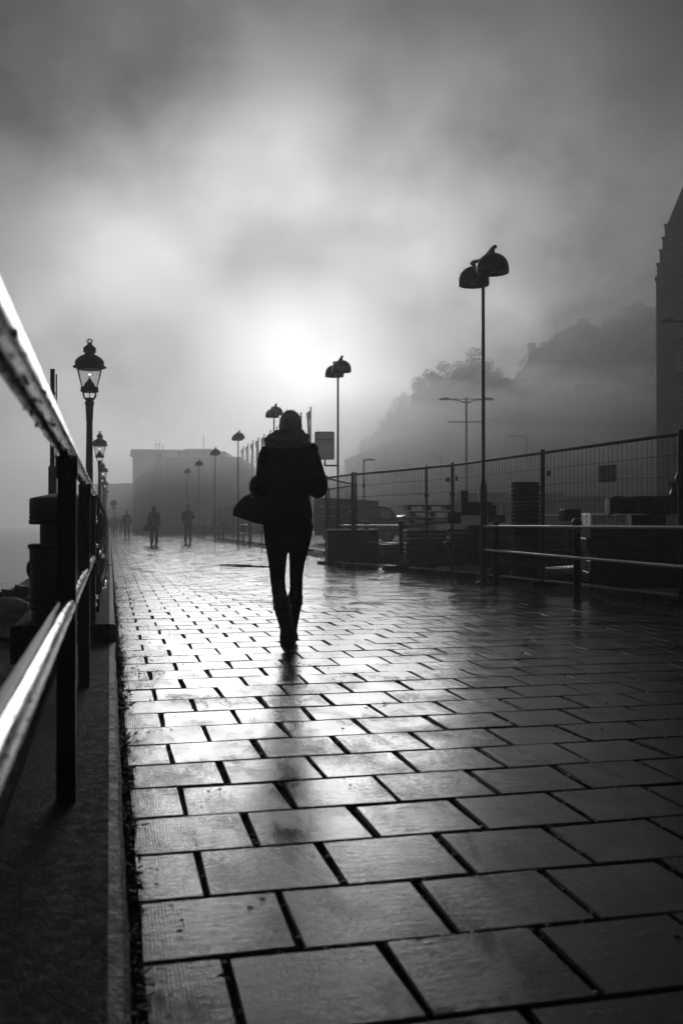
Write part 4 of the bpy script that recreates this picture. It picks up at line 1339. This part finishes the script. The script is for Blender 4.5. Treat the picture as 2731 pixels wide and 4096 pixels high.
# ------------------------------------------------------------------ people
def hand(mb, wrist, direction, palm_n, r=.0085, curl=.9):
    d = Vector(direction).normalized(); pn = Vector(palm_n).normalized()
    s_ = d.cross(pn).normalized()
    wv = Vector(wrist)
    mb.tube([wv, wv+d*.04, wv+d*.085], [.028,.036,.032], 10, True, .55)
    for k, ln in enumerate((.062, .072, .068, .054)):
        b0 = wv + d*.082 + s_*(.03 - .02*k)
        p1 = b0 + d*ln*.45 + pn*ln*.12
        p2 = p1 + (d*(1-curl) + pn*curl)*ln*.35
        p3 = p2 + (d*(-.2*curl) + pn)*ln*.28
        mb.tube([b0, p1, p2, p3], [r, r*.97, r*.9, r*.75], 8)
    b0 = wv + d*.025 + s_*.034
    mb.tube([b0, b0+s_*.018+d*.028, b0+s_*.014+d*.052+pn*.018], [r*1.25, r*1.1, r*.85], 8)
def head(mb, c, s=1.0):
    x, y, z = c
    mb.ball((x, y, z), .075*s, .092*s, .112*s)
    mb.ball((x, y+.03*s, z-.06*s), .054*s, .06*s, .058*s)
    mb.tube([(x, y+.085*s, z+.015*s), (x, y+.108*s, z-.022*s), (x, y+.098*s, z-.034*s)], [.008*s, .013*s, .014*s], 8)
    mb.tube([(x-.024*s, y+.084*s, z-.062*s), (x+.024*s, y+.084*s, z-.062*s)], .008*s, 8)
    for q in (-1, 1):
        mb.ball((x+q*.03*s, y+.084*s, z+.008*s), .012*s, .008*s, .009*s, 8, 6)
        mb.tube([(x+q*.012*s, y+.09*s, z+.03*s), (x+q*.045*s, y+.078*s, z+.03*s)], .008*s, 6)
        mb.ball((x+q*.078*s, y-.005*s, z-.01*s), .010*s, .02*s, .032*s, 8, 6)
def limb(mb, pts, rad, n=14):
    # rounded ends
    mb.tube(pts, rad, n)
    mb.ball(pts[0], rad[0], n=10, m=8); mb.ball(pts[-1], rad[-1], n=10, m=8)

# --- the woman in front
wl = gp(1156, 7.26)
HEAD = R(-10)
wm = empty('person', tuple(wl), HEAD)
tag(wm, 'woman seen from behind in dark ribbed jacket, scarf and tall boots', 'person')
legL = [(-.09, .02, .90), (-.090, .03, .80), (-.087, .045, .728), (-.084, .06, .626), (-.082, .07, .507), (-.074, .03, .43), (-.060, -.02, .375), (-.042, -.10, .29), (-.024, -.165, .22), (-.010, -.20, .165)]
legLr = [.10, .09, .080, .066, .054, .054, .055, .050, .042, .036]
legR = [(.078, .02, .90), (.076, .05, .80), (.070, .08, .728), (.060, .13, .626), (.053, .19, .515), (.055, .22, .45), (.050, .245, .385), (.038, .29, .29), (.024, .33, .19), (.016, .35, .10)]
legRr = [.10, .085, .071, .058, .050, .049, .050, .046, .038, .034]
bm_ = MB()
limb(bm_, legL, [r_*.93 for r_ in legLr]); limb(bm_, legR, [r_*.93 for r_ in legRr])
bm_.tube([(-.010,-.215,.15),(-.008,-.15,.07),(-.006,-.07,.032),(-.004,-.01,.03)], [.036,.04,.038,.026], 12)
bm_.tube([(.016,.33,.06),(.016,.42,.045),(.018,.52,.035),(.02,.57,.03)], [.036,.04,.038,.026], 12)
bm_.loft([(-.008,.02,.80,.10,.08),(-.008,.02,.87,.165,.115),(-.008,.02,.95,.165,.115),(0,.02,1.06,.135,.10),(0,.02,1.20,.145,.105),(0,.02,1.34,.165,.11),(0,.02,1.43,.17,.095),(.005,.02,1.49,.09,.07),(.008,.02,1.56,.05,.055),(.010,.025,1.66,.05,.06)], 24)
head(bm_, (.010, .025, 1.643), .98)
aL = [(-.165,.02,1.43),(-.185,.0,1.31),(-.195,-.02,1.19),(-.215,.09,1.15),(-.225,.20,1.13)]
aR = [(.165,.02,1.43),(.195,0,1.31),(.215,-.02,1.20),(.205,.09,1.17),(.17,.21,1.19)]
limb(bm_, aL, [.05,.044,.038,.034,.027]); limb(bm_, aR, [.05,.044,.038,.034,.027])
hand(bm_, aL[-1], (-.06,.5,-.75), (.9,.1,-.2)); hand(bm_, aR[-1], (-.5,.8,.1), (-.3,-.1,-.9))
link('body', remesh(bm_, .0068, 2), M_skin, wm)
# leggings
lg = MB()
def cut(pts, rad, n0, n1): return pts[n0:n1], rad[n0:n1]
limb(lg, legL[:7], legLr[:7]); limb(lg, legR[:7], legRr[:7])
lg.loft([(-.008,.02,.79,.12,.10),(-.008,.02,.85,.172,.122),(-.008,.02,.93,.172,.12),(-.005,.02,1.02,.15,.11)], 24)
# gathered folds at the knee
for k, z in enumerate((.53, .505, .48)):
    lg.tube([(-.137+.003*k,.05,z+.006), (-.13,.02,z), (-.10,.012,z-.004)], .008, 6)
    lg.tube([(.003+.003*k,.17,z+.004), (.02,.145,z), (.055,.14,z), (.098-.002*k,.17,z+.006)], .007, 6)
link('leggings', remesh(lg, .009, 2), M_legg, wm)
# boots
for leg, lr, foot, nm in ((legL, legLr, [(-.010,-.235,.175),(-.009,-.225,.12),(-.008,-.165,.072),(-.006,-.075,.04),(-.004,-.005,.034)], 'L'), (legR, legRr, [(.016,.335,.085),(.016,.35,.055),(.016,.43,.048),(.018,.52,.04),(.02,.575,.036)], 'R')):
    b_ = MB()
    pts = leg[6:]; rad = [r_+.007 for r_ in lr[6:]]
    rad = [.064, .059, .053, .049] if nm == 'L' else [.058, .056, .05, .045]
    b_.tube(pts, rad, 16); b_.ball(pts[-1], rad[-1], n=10, m=8)
    b_.tube(foot, [.050,.056,.058,.050,.032], 14)
    if nm == 'L':
        b_.tube([(-.010,-.245,.19),(-.010,-.262,.13),(-.009,-.215,.075)], [.048,.058,.056], 12)
        # sole seen under the lifted heel
        b_.tube([(-.010,-.268,.15),(-.010,-.245,.09),(-.008,-.17,.035),(-.006,-.06,.010)], [.044,.055,.056,.048], 12, True, .4)
    bt = link('boot', remesh(b_, .0075, 3), M_leath, wm)
    # cuff strap and buckle
    top = Vector(leg[7]); sx = -1 if nm == 'L' else 1
    q = 16; rr = (.062 if nm == 'L' else .056)
    pts = [(top.x + rr*math.cos(2*PI*k/q), top.y + rr*math.sin(2*PI*k/q), top.z+.035+.006*math.sin(2*PI*k/q)) for k in range(q+1)]
    MB().tube(pts, .006, 6, False).build('strap', M_leath, bt, 60)
    MB().box(top.x+sx*rr-.010, top.x+sx*rr+.010, top.y-.02, top.y+.012, top.z+.012, top.z+.058).build('buckle', M_brass, bt)
# jacket: fur-knit body with ribbed sleeves
jk = MB()
jk.loft([(-.003,.02,.952,.172,.125),(-.004,.02,.99,.178,.128),(-.005,.02,1.04,.168,.122),(-.006,.02,1.10,.156,.115),(-.002,.015,1.18,.158,.118),(0,.012,1.28,.172,.125),(-.002,.015,1.38,.184,.124),(-.003,.02,1.45,.19,.112),(-.003,.02,1.50,.165,.095),(0,.02,1.55,.10,.075)], 36)
for k in range(7):
    z = .965 + k*.024
    q = 24; rr = .172 if k < 3 else .165
def rib_sleeve(mb, pts, rad, amp, per):
    P = [Vector(p) for p in pts]; out = []; ro = []
    tot = 0
    for i in range(len(P)-1):
        Ln = (P[i+1]-P[i]).length; n = max(3, int(Ln/.004))
        for k in range(n):
            t_ = k/n
            out.append(P[i].lerp(P[i+1], t_)); ro.append(rad[i]*(1-t_)+rad[i+1]*t_ + amp*abs(math.sin(PI*(tot+Ln*t_)/per)))
        tot += Ln
    out.append(P[-1]); ro.append(rad[-1])
    mb.tube(out, ro, 18)
shL = [(-.140,.02,1.462),(-.165,.008,1.40),(-.172,-.002,1.32),(-.178,-.015,1.24),(-.186,-.012,1.185),(-.200,.06,1.158),(-.215,.14,1.142)]
shR = [(.138,.02,1.462),(.163,.008,1.40),(.186,-.002,1.32),(.202,-.015,1.25),(.208,-.012,1.188),(.208,.06,1.175),(.195,.15,1.185)]
rib_sleeve(jk, shL, [.056,.058,.058,.06,.062,.062,.055], .009, .023)
rib_sleeve(jk, shR, [.056,.058,.058,.062,.064,.062,.054], .009, .023)
jk.ball(shL[4], .062); jk.ball(shR[4], .064)
link('jacket', remesh(jk, .0058, 1), M_wool, wm)
def fur(c, rx, ry, rz, n, ln, seed, name, parent, half=None):
    rg = random.Random(seed); fb_ = MB()
    fb_.ball(c, rx*.93, ry*.93, rz*.93, 18, 12)
    for k in range(n):
        d = Vector((rg.gauss(0,1), rg.gauss(0,1), rg.gauss(0,1))).normalized()
        p = Vector((c[0]+d.x*rx*.9, c[1]+d.y*ry*.9, c[2]+d.z*rz*.9))
        if half and not half(d): continue
        e = p + (d*.75 + Vector((rg.gauss(0,.4), rg.gauss(0,.4), rg.gauss(0,.4)-.35))).normalized()*ln*rg.uniform(.6,1.2)
        x = d.orthogonal().normalized(); y = d.cross(x); s_ = .004
        fb_.add([p+x*s_, p-x*s_*.5+y*s_*.87, p-x*s_*.5-y*s_*.87, e], [(0,1,3),(1,2,3),(2,0,3)])
    return fb_.build(name, M_wool, parent, 60)
fur((-.222,.05,1.195), .060, .09, .075, 900, .030, 3, 'fur_cuff', wm)
fur((-.185,.10,1.145), .055, .08, .034, 500, .024, 4, 'fur_cuff', wm)
fur((.165,.03,1.472), .045, .06, .040, 500, .016, 5, 'fur_trim', wm)
# scarf
sc_ = MB()
sc_.loft([(-.004,.02,1.455,.165,.105),(-.008,.018,1.495,.172,.115),(-.018,.015,1.535,.158,.112),(-.020,.012,1.57,.132,.105),(-.004,.012,1.59,.094,.09),(.008,.015,1.608,.068,.075),(.010,.02,1.618,.05,.06)], 32)
for k, (z, rx, ry, dz, rr) in enumerate(((1.598,.070,.078,.012,.015),(1.578,.104,.094,.018,.020),(1.548,.142,.108,-.026,.021),(1.515,.160,.112,.02,.018))):
    pts = [(-.008+rx*math.cos(2*PI*q/24), .015+ry*math.sin(2*PI*q/24), z+dz*math.cos(2*PI*q/24+k)) for q in range(25)]
    sc_.tube(pts, rr, 10, False)
link('scarf', remesh(sc_, .008, 3), M_scarf, wm)
# hair pulled back into a low ponytail
hr = MB()
hr.ball((.010, .008, 1.655), .0815, .098, .098, 22, 14)
hr.ball((.010, -.035, 1.64), .072, .07, .085, 18, 12)
hr.ball((.022, -.098, 1.692), .030, .028, .028, 12, 8)
hm = remesh(hr, .006, 3)
ho = link('hair', hm, M_hairb, wm)
pt = MB()
rg = random.Random(9)
for k in range(22):
    a = 2*PI*k/22; r_ = .016
    ox, oy = math.cos(a), math.sin(a)
    pt.tube([(.022+ox*.010, -.112+oy*.010, 1.706), (.024+ox*.024, -.132+oy*.014, 1.685), (.026+ox*.034, -.140+oy*.016, 1.645), (.030+ox*.036, -.134+oy*.015, 1.605), (.040+ox*.026+rg.gauss(0,.004), -.13+oy*.01, 1.565-.01*rg.random())], [.007,.010,.011,.010,.003], 6)
pt.build('ponytail', M_hairb, ho, 60)
fly = MB()
for k in range(60):
    a = rg.uniform(0, PI)
    p = Vector((.010 + .080*math.cos(a), rg.uniform(-.04,.05), 1.655 + .094*math.sin(a)))
    e = p + Vector((math.cos(a)*.012+rg.gauss(0,.006), 0, math.sin(a)*.008+rg.gauss(0,.006)))
    fly.tube([p, e], .0006, 3, False)
fly.build('stray_hairs', M_hairb, ho)

# --- handbag on her arm
hb_ = empty('handbag', (wl.x, wl.y, 0), HEAD)
tag(hb_, 'dark half-round leather handbag hanging from the woman\'s forearm', 'handbag')
BM = Matrix.Translation((-.268, .06, .935)) @ Matrix.Rotation(R(15), 4, 'Y')
arc = [(-.150,.005),(-.158,.045),(-.140,.105),(-.105,.165),(-.055,.200),(0,.210),(.06,.200),(.115,.165),(.150,.105),(.160,.04),(.150,.0),(.0,-.006)]
vs = []; fs = []; n = len(arc)
for j, (yy, sc2) in enumerate(((-.085,.90),(-.072,.975),(-.03,1.0),(.03,1.0),(.072,.975),(.085,.90))):
    for (x, z) in arc:
        vs.append(BM @ Vector((x*sc2, yy, .10+(z-.10)*sc2)))
for j in range(5):
    for k in range(n):
        fs.append((j*n+k, (j+1)*n+k, (j+1)*n+(k+1)%n, j*n+(k+1)%n))
fs += [tuple(range(n)), tuple(5*n+k for k in range(n-1,-1,-1))]
MB().add(vs, fs).build('bag_body', M_leath, hb_, 50)
MB().tube([BM @ Vector((x*1.004, 0, .10+(z-.10)*1.02)) for x, z in arc[1:10]], .005, 6).build('zip', M_brass, hb_)
for sy_ in (-1, 1):
    pts = [BM @ Vector((x, sy_*.05, z)) for x, z in ((-.05,.185),(-.045,.215),(-.03,.245),(.02,.262),(.07,.245),(.085,.215),(.09,.18))]
    MB().tube(pts, .008, 8).build('handle', M_leath, hb_, 60)
for sx in (-.05, .09):
    rp = BM @ Vector((sx, -.085, .175))
    MB().lathe([(.004,-.004),(.010,-.004),(.010,.004),(.004,.004)], rp, 12, True, Matrix.Rotation(R(90), 4, 'X')).build('handle_ring', M_brass, hb_)

# --- people farther along the promenade
def walker(u, d, H, heading, label, kind, stride=.22, lean=0.0, coat_len=.46, arms='down', m_coat=None):
    loc = gp(u, d)
    root = empty('person', tuple(loc), R(heading)); tag(root, label, 'person', 'people walking along the promenade')
    k = H/1.75
    def S(p): return (p[0]*k, p[1]*k, p[2]*k)
    LL = [S(p) for p in ((-.09,.0,.90),(-.10,stride*.35+.03,.50),(-.10,-stride*.5,.09))]
    LR = [S(p) for p in ((.09,.0,.90),(.095,stride*.8,.50),(.09,stride,.09))]
    if arms == 'down':
        AL = [S(p) for p in ((-.19,0,1.42),(-.24,-.05,1.14),(-.235,.08,.92))]; AR = [S(p) for p in ((.19,0,1.42),(.25,.04,1.14),(.27,.14,.92))]
    elif arms == 'phone':
        AL = [S(p) for p in ((-.19,0,1.42),(-.25,-.03,1.14),(-.21,.08,.93))]; AR = [S(p) for p in ((.19,0,1.42),(.28,-.02,1.16),(.17,.2,1.17))]
    else:
        AL = [S(p) for p in ((-.18,0,1.40),(-.24,-.02,1.12),(-.25,.04,.88))]; AR = [S(p) for p in ((.18,0,1.40),(.23,.02,1.12),(.22,.08,.87))]
    b_ = MB()
    for lg_ in (LL, LR):
        limb(b_, lg_, [.085*k,.055*k,.038*k], 10)
        an = Vector(lg_[-1])
        b_.tube([an+Vector((0,-.05,-.035))*k, an+Vector((0,.05,-.05))*k, an+Vector((0,.17,-.062))*k], [.036*k,.038*k,.028*k], 8)
    b_.loft([(0,0,.82*k,.13*k,.10*k),(0,0,.95*k,.165*k,.12*k),(0,0,1.08*k,.14*k,.11*k),(0,0,1.3*k,.165*k,.12*k),(0,0,1.43*k,.17*k,.10*k),(0,0,1.50*k,.06*k,.06*k),(0,.01*k,1.6*k,.05*k,.055*k)], 18)
    head(b_, S((0,.015,1.645)), .95*k)
    for A_ in (AL, AR):
        limb(b_, A_, [.05*k,.04*k,.03*k], 10)
    hand(b_, AL[-1], (0,.15,-1), (.6,.6,0), .009); hand(b_, AR[-1], (0,.15,-1) if arms != 'phone' else (-.7,.5,.3), (-.6,.6,0), .009)
    link('body', remesh(b_, .012, 2), M_skin, root)
    t_ = MB()
    flare = 1.5 if kind == 'longhair' else 1.0
    for lg_ in (LL, LR):
        limb(t_, [Vector(p)*1.0 for p in lg_], [.10*k,.075*k,.056*k*flare], 10)
    t_.loft([(0,0,.84*k,.15*k,.12*k),(0,0,.97*k,.175*k,.13*k)], 18)
    link('trousers', remesh(t_, .014, 2), M_trous, root)
    c_ = MB()
    zb = (1.43-coat_len*1.25)*k
    c_.loft([(0,0,zb,.20*k,.15*k),(0,0,1.0*k,.195*k,.15*k),(0,0,1.15*k,.185*k,.145*k),(0,0,1.32*k,.20*k,.145*k),(0,0,1.42*k,.205*k,.12*k),(0,0,1.49*k,.12*k,.09*k),(0,.0,1.54*k,.075*k,.08*k)], 22)
    for A_ in (AL, AR):
        limb(c_, A_, [.068*k,.06*k,.048*k], 10)
    link('coat', remesh(c_, .014, 2), m_coat or M_cloth, root)
    for lg_ in (LL, LR):
        an = Vector(lg_[-1])
        sh_ = MB().tube([an+Vector((0,-.07,-.04))*k, an+Vector((0,-.02,-.05))*k, an+Vector((0,.10,-.058))*k, an+Vector((0,.19,-.066))*k], [.03*k,.044*k,.042*k,.02*k], 10)
        sh_.build('shoe', M_leath, root, 60)
    h_ = MB()
    if kind == 'longhair':
        h_.ball(S((0,-.005,1.66)), .096*k, .105*k, .108*k); h_.loft([(0,-.05*k,1.36*k,.12*k,.06*k),(0,-.045*k,1.48*k,.125*k,.075*k),(0,-.03*k,1.60*k,.108*k,.09*k),(0,-.01*k,1.68*k,.09*k,.09*k)], 18)
        link('hair', remesh(h_, .014, 2), M_haird, root)
    elif kind == 'cap':
        h_.loft([(0,.01*k,1.665*k,.082*k,.10*k),(0,.01*k,1.70*k,.088*k,.105*k),(0,.0,1.745*k,.082*k,.098*k),(0,0,1.765*k,.05*k,.06*k)], 18); h_.loft([(0,.09*k,1.668*k,.07*k,.07*k),(0,.09*k,1.682*k,.065*k,.065*k)], 16)
        link('cap', remesh(h_, .012, 1), M_cloth, root)
        link('hair', MB().ball(S((0,-.02,1.64)), .078*k, .085*k, .06*k).mesh('hair', 80), M_haird, root)
    else:
        h_.ball(S((0,-.008,1.672)), .082*k, .096*k, .092*k)
        link('hair', remesh(h_, .012, 1), M_haird, root)
    return root, loc, k
walker(752, 47.2, 1.80, -8, 'person in dark coat and cap walking near the fence', 'cap', .36, 0, .50, 'phone')
r_, l_, k_ = walker(617, 44.0, 1.70, -6, 'person with long hair and wide trousers carrying a small bag', 'longhair', .18, 0, .55, 'bag')
walker(508, 64.5, 1.76, -6, 'short-haired person in dark jacket walking farther off along the quay', 'short', .28, 0, .44, 'down')
walker(464, 94.0, 1.74, -6, 'faint person beside the round road sign, taller of the two', 'short', .10, 0, .44, 'bag')
walker(450, 95.0, 1.66, -6, 'faint person beside the round road sign, nearer the quay', 'short', .10, 0, .50, 'bag')
walker(486, 97.0, 1.70, -6, 'faint person standing behind the short-haired walker', 'short', .08, 0, .50, 'bag')
hg = empty('small_handbag', (l_.x-.30, l_.y, .58), R(-6)); tag(hg, 'small dark handbag held by the long-haired person', 'handbag')
MB().prism(rrect(-.16, .12, 0, .27, .04), -.06, .06, 'y').build('bag_body', M_leath, hg)
MB().tube([(-.08,0,.26),(-.03,0,.33),(.05,0,.36),(.10,0,.30),(.08,0,.26)], .012, 6).build('handle', M_leath, hg, 60)

# ------------------------------------------------------------------ weeds, leaves and litter along the kerb
rg = random.Random(31)
wd = MB()
def tuft(x, y, n, h, spread):
    for k in range(n):
        a = rg.uniform(0, 2*PI); r_ = rg.uniform(0, spread*.35)
        bx_, by_ = x + r_*math.cos(a)*.5, y + r_*math.sin(a)
        hh = h*rg.uniform(.4, 1.1); dx, dy = rg.gauss(.25, .5)*spread, rg.gauss(0, .7)*spread
        w_ = rg.uniform(.0012, .003)
        p0, p1, p2 = Vector((bx_, by_, -.012)), Vector((bx_+dx*.4, by_+dy*.4, hh*.75)), Vector((bx_+dx, by_+dy, hh*rg.uniform(.5,1)))
        s_ = Vector((-dy, dx, 0)); s_ = (s_.normalized() if s_.length > 1e-5 else Vector((1,0,0)))*w_
        wd.add([p0-s_, p0+s_, p1+s_*.8, p1-s_*.8, p2], [(0,1,2,3),(3,2,4)])
def leafy(x, y, n, s0):
    for k in range(n):
        p = Vector((x + abs(rg.gauss(0, .03)), y + rg.gauss(0, .05), rg.uniform(-.008, .02)))
        a = rg.uniform(0, 2*PI); s_ = s0*rg.uniform(.5, 1.2)
        d = Vector((math.cos(a), math.sin(a), rg.uniform(0, .6))); q = Vector((-math.sin(a), math.cos(a), rg.gauss(0,.3)))
        wd.add([p, p+d*s_*.5+q*s_*.28, p+d*s_, p+d*s_*.5-q*s_*.28], [(0,1,2,3)])
y = 1.6
while y < 16:
    tuft(.048, y, rg.randint(8, 26), rg.uniform(.015, .05), rg.uniform(.03, .07))
    if rg.random() < .6: leafy(.045, y+.05, rg.randint(6, 18), .03)
    y += rg.uniform(.07, .2)
for (yy, n, h) in ((6.55, 150, .10), (6.35, 110, .08), (7.4, 60, .06), (8.0, 60, .06), (5.3, 60, .05), (4.2, 50, .05), (3.2, 40, .04), (9.5, 60, .06), (11, 60, .05)):
    tuft(.055, yy, n, h, .11)
for (xx, yy) in ((.14, 6.35), (.17, 6.2)):
    leafy(xx, yy, 16, .025)
o = wd.build('weeds', M_grass); stuff(o, 'low weeds and grass growing along the kerb', 'weeds')
jm = MB()
for k in range(2600):
    if rg.random() < .5:
        x = rg.uniform(.1, 4.6); y = Y0 + SL*round((rg.uniform(1.9, 9) - Y0)/SL) + rg.gauss(0, .002)
    else:
        r_ = rg.randint(3, 24); y = Y0 + SL*r_ + rg.uniform(0, SL)
        x = X0 + SL*rg.randint(0, 13) + (SL/2 if r_ % 2 == 1 else 0) + rg.gauss(0, .002)
    s_ = rg.uniform(.002, .0055)
    jm.ball((x, y, -.010 + rg.uniform(0, .008)), s_*rg.uniform(1, 2.4), s_*rg.uniform(1, 2), s_, 6, 4)
o = jm.build('joint_grit', M_stone); stuff(o, 'grit and moss crumbs filling the joints between slabs', 'grit')
fl = MB()
for k in range(260):
    x, y = rg.uniform(.1, 5.3), rg.uniform(1.8, 14)
    if rg.random() < .55: x = .08 + abs(rg.gauss(0, .25))
    a = rg.uniform(0, 6.3); s_ = rg.uniform(.004, .014)
    fl.add([(x+s_*math.cos(a), y+s_*math.sin(a), .004), (x-s_*.5*math.sin(a), y+s_*.5*math.cos(a), .009), (x-s_*math.cos(a), y-s_*math.sin(a), .005), (x+s_*.5*math.sin(a), y-s_*.5*math.cos(a), .003)], [(0,1,2,3)])
o = fl.build('litter', M_leath); stuff(o, 'scattered small leaf bits and grit on the wet paving', 'leaf litter')
vg = MB(); wd = vg
for k in range(420):
    tuft(rg.uniform(5.5, 6.9), rg.uniform(7, 30), rg.randint(2, 6), rg.uniform(.02, .09), .06)
o = vg.build('verge_weeds', M_grass); stuff(o, 'rough weeds along the muddy verge under the fence', 'weeds')
gr = MB()
for k in range(900):
    x, y = rg.uniform(5.42, 7.2), rg.uniform(7, 30); s_ = rg.uniform(.006, .03)
    gr.ball((x, y, -.002), s_, s_*rg.uniform(.6,1), s_*.6, 6, 4)
o = gr.build('gravel', M_stone); stuff(o, 'loose gravel on the muddy verge', 'gravel')

# ------------------------------------------------------------------ the foggy air
hz = MB().box(-630, 530, -40, 700, -3.6, 49).build('haze')
hz['kind'] = 'stuff'
mh = bpy.data.materials.new('foggy_air'); mh.use_nodes = True
t = mh.node_tree
t.nodes.remove(t.nodes['Principled BSDF'])
pv = t.nodes.new('ShaderNodeVolumePrincipled')
pv.inputs['Color'].default_value = (.97, .97, .97, 1)
pv.inputs['Density'].default_value = .0024
pv.inputs['Anisotropy'].default_value = .72
t.links.new(pv.outputs[0], t.nodes['Material Output'].inputs['Volume'])
hz.data.materials.append(mh)

# banks of mist drifting over the slope and the yard
mm = bpy.data.materials.new('mist_bank_air'); mm.use_nodes = True
t = mm.node_tree
t.nodes.remove(t.nodes['Principled BSDF'])
pv = t.nodes.new('ShaderNodeVolumePrincipled')
pv.inputs['Color'].default_value = (.98, .98, .98, 1)
pv.inputs['Density'].default_value = .018
pv.inputs['Anisotropy'].default_value = .72
t.links.new(pv.outputs[0], t.nodes['Material Output'].inputs['Volume'])
for (u_, v_, d_, rx, ry, rz) in ((1950,1770,135,17,12,6.5), (2250,1710,130,15,12,6.5), (2160,1600,186,18,14,6.5), (1700,1730,150,19,16,8), (1480,1810,140,18,14,8), (2500,1660,118,12,9,6), (2470,1540,192,13,10,6), (1600,1815,122,15,10,6), (1400,1890,108,14,9,5), (2050,1890,96,20,8,4.8), (590,1925,94,13,7,4.6), (880,1960,98,13,6,3.8)):
    o = MB().ball((0,0,0), rx, ry, rz, 40, 24).build('mist', mm, None, 180)
    o.location = at(u_, v_, d_); o.rotation_euler = (0, 0, R(-YAW)); o['kind'] = 'stuff'
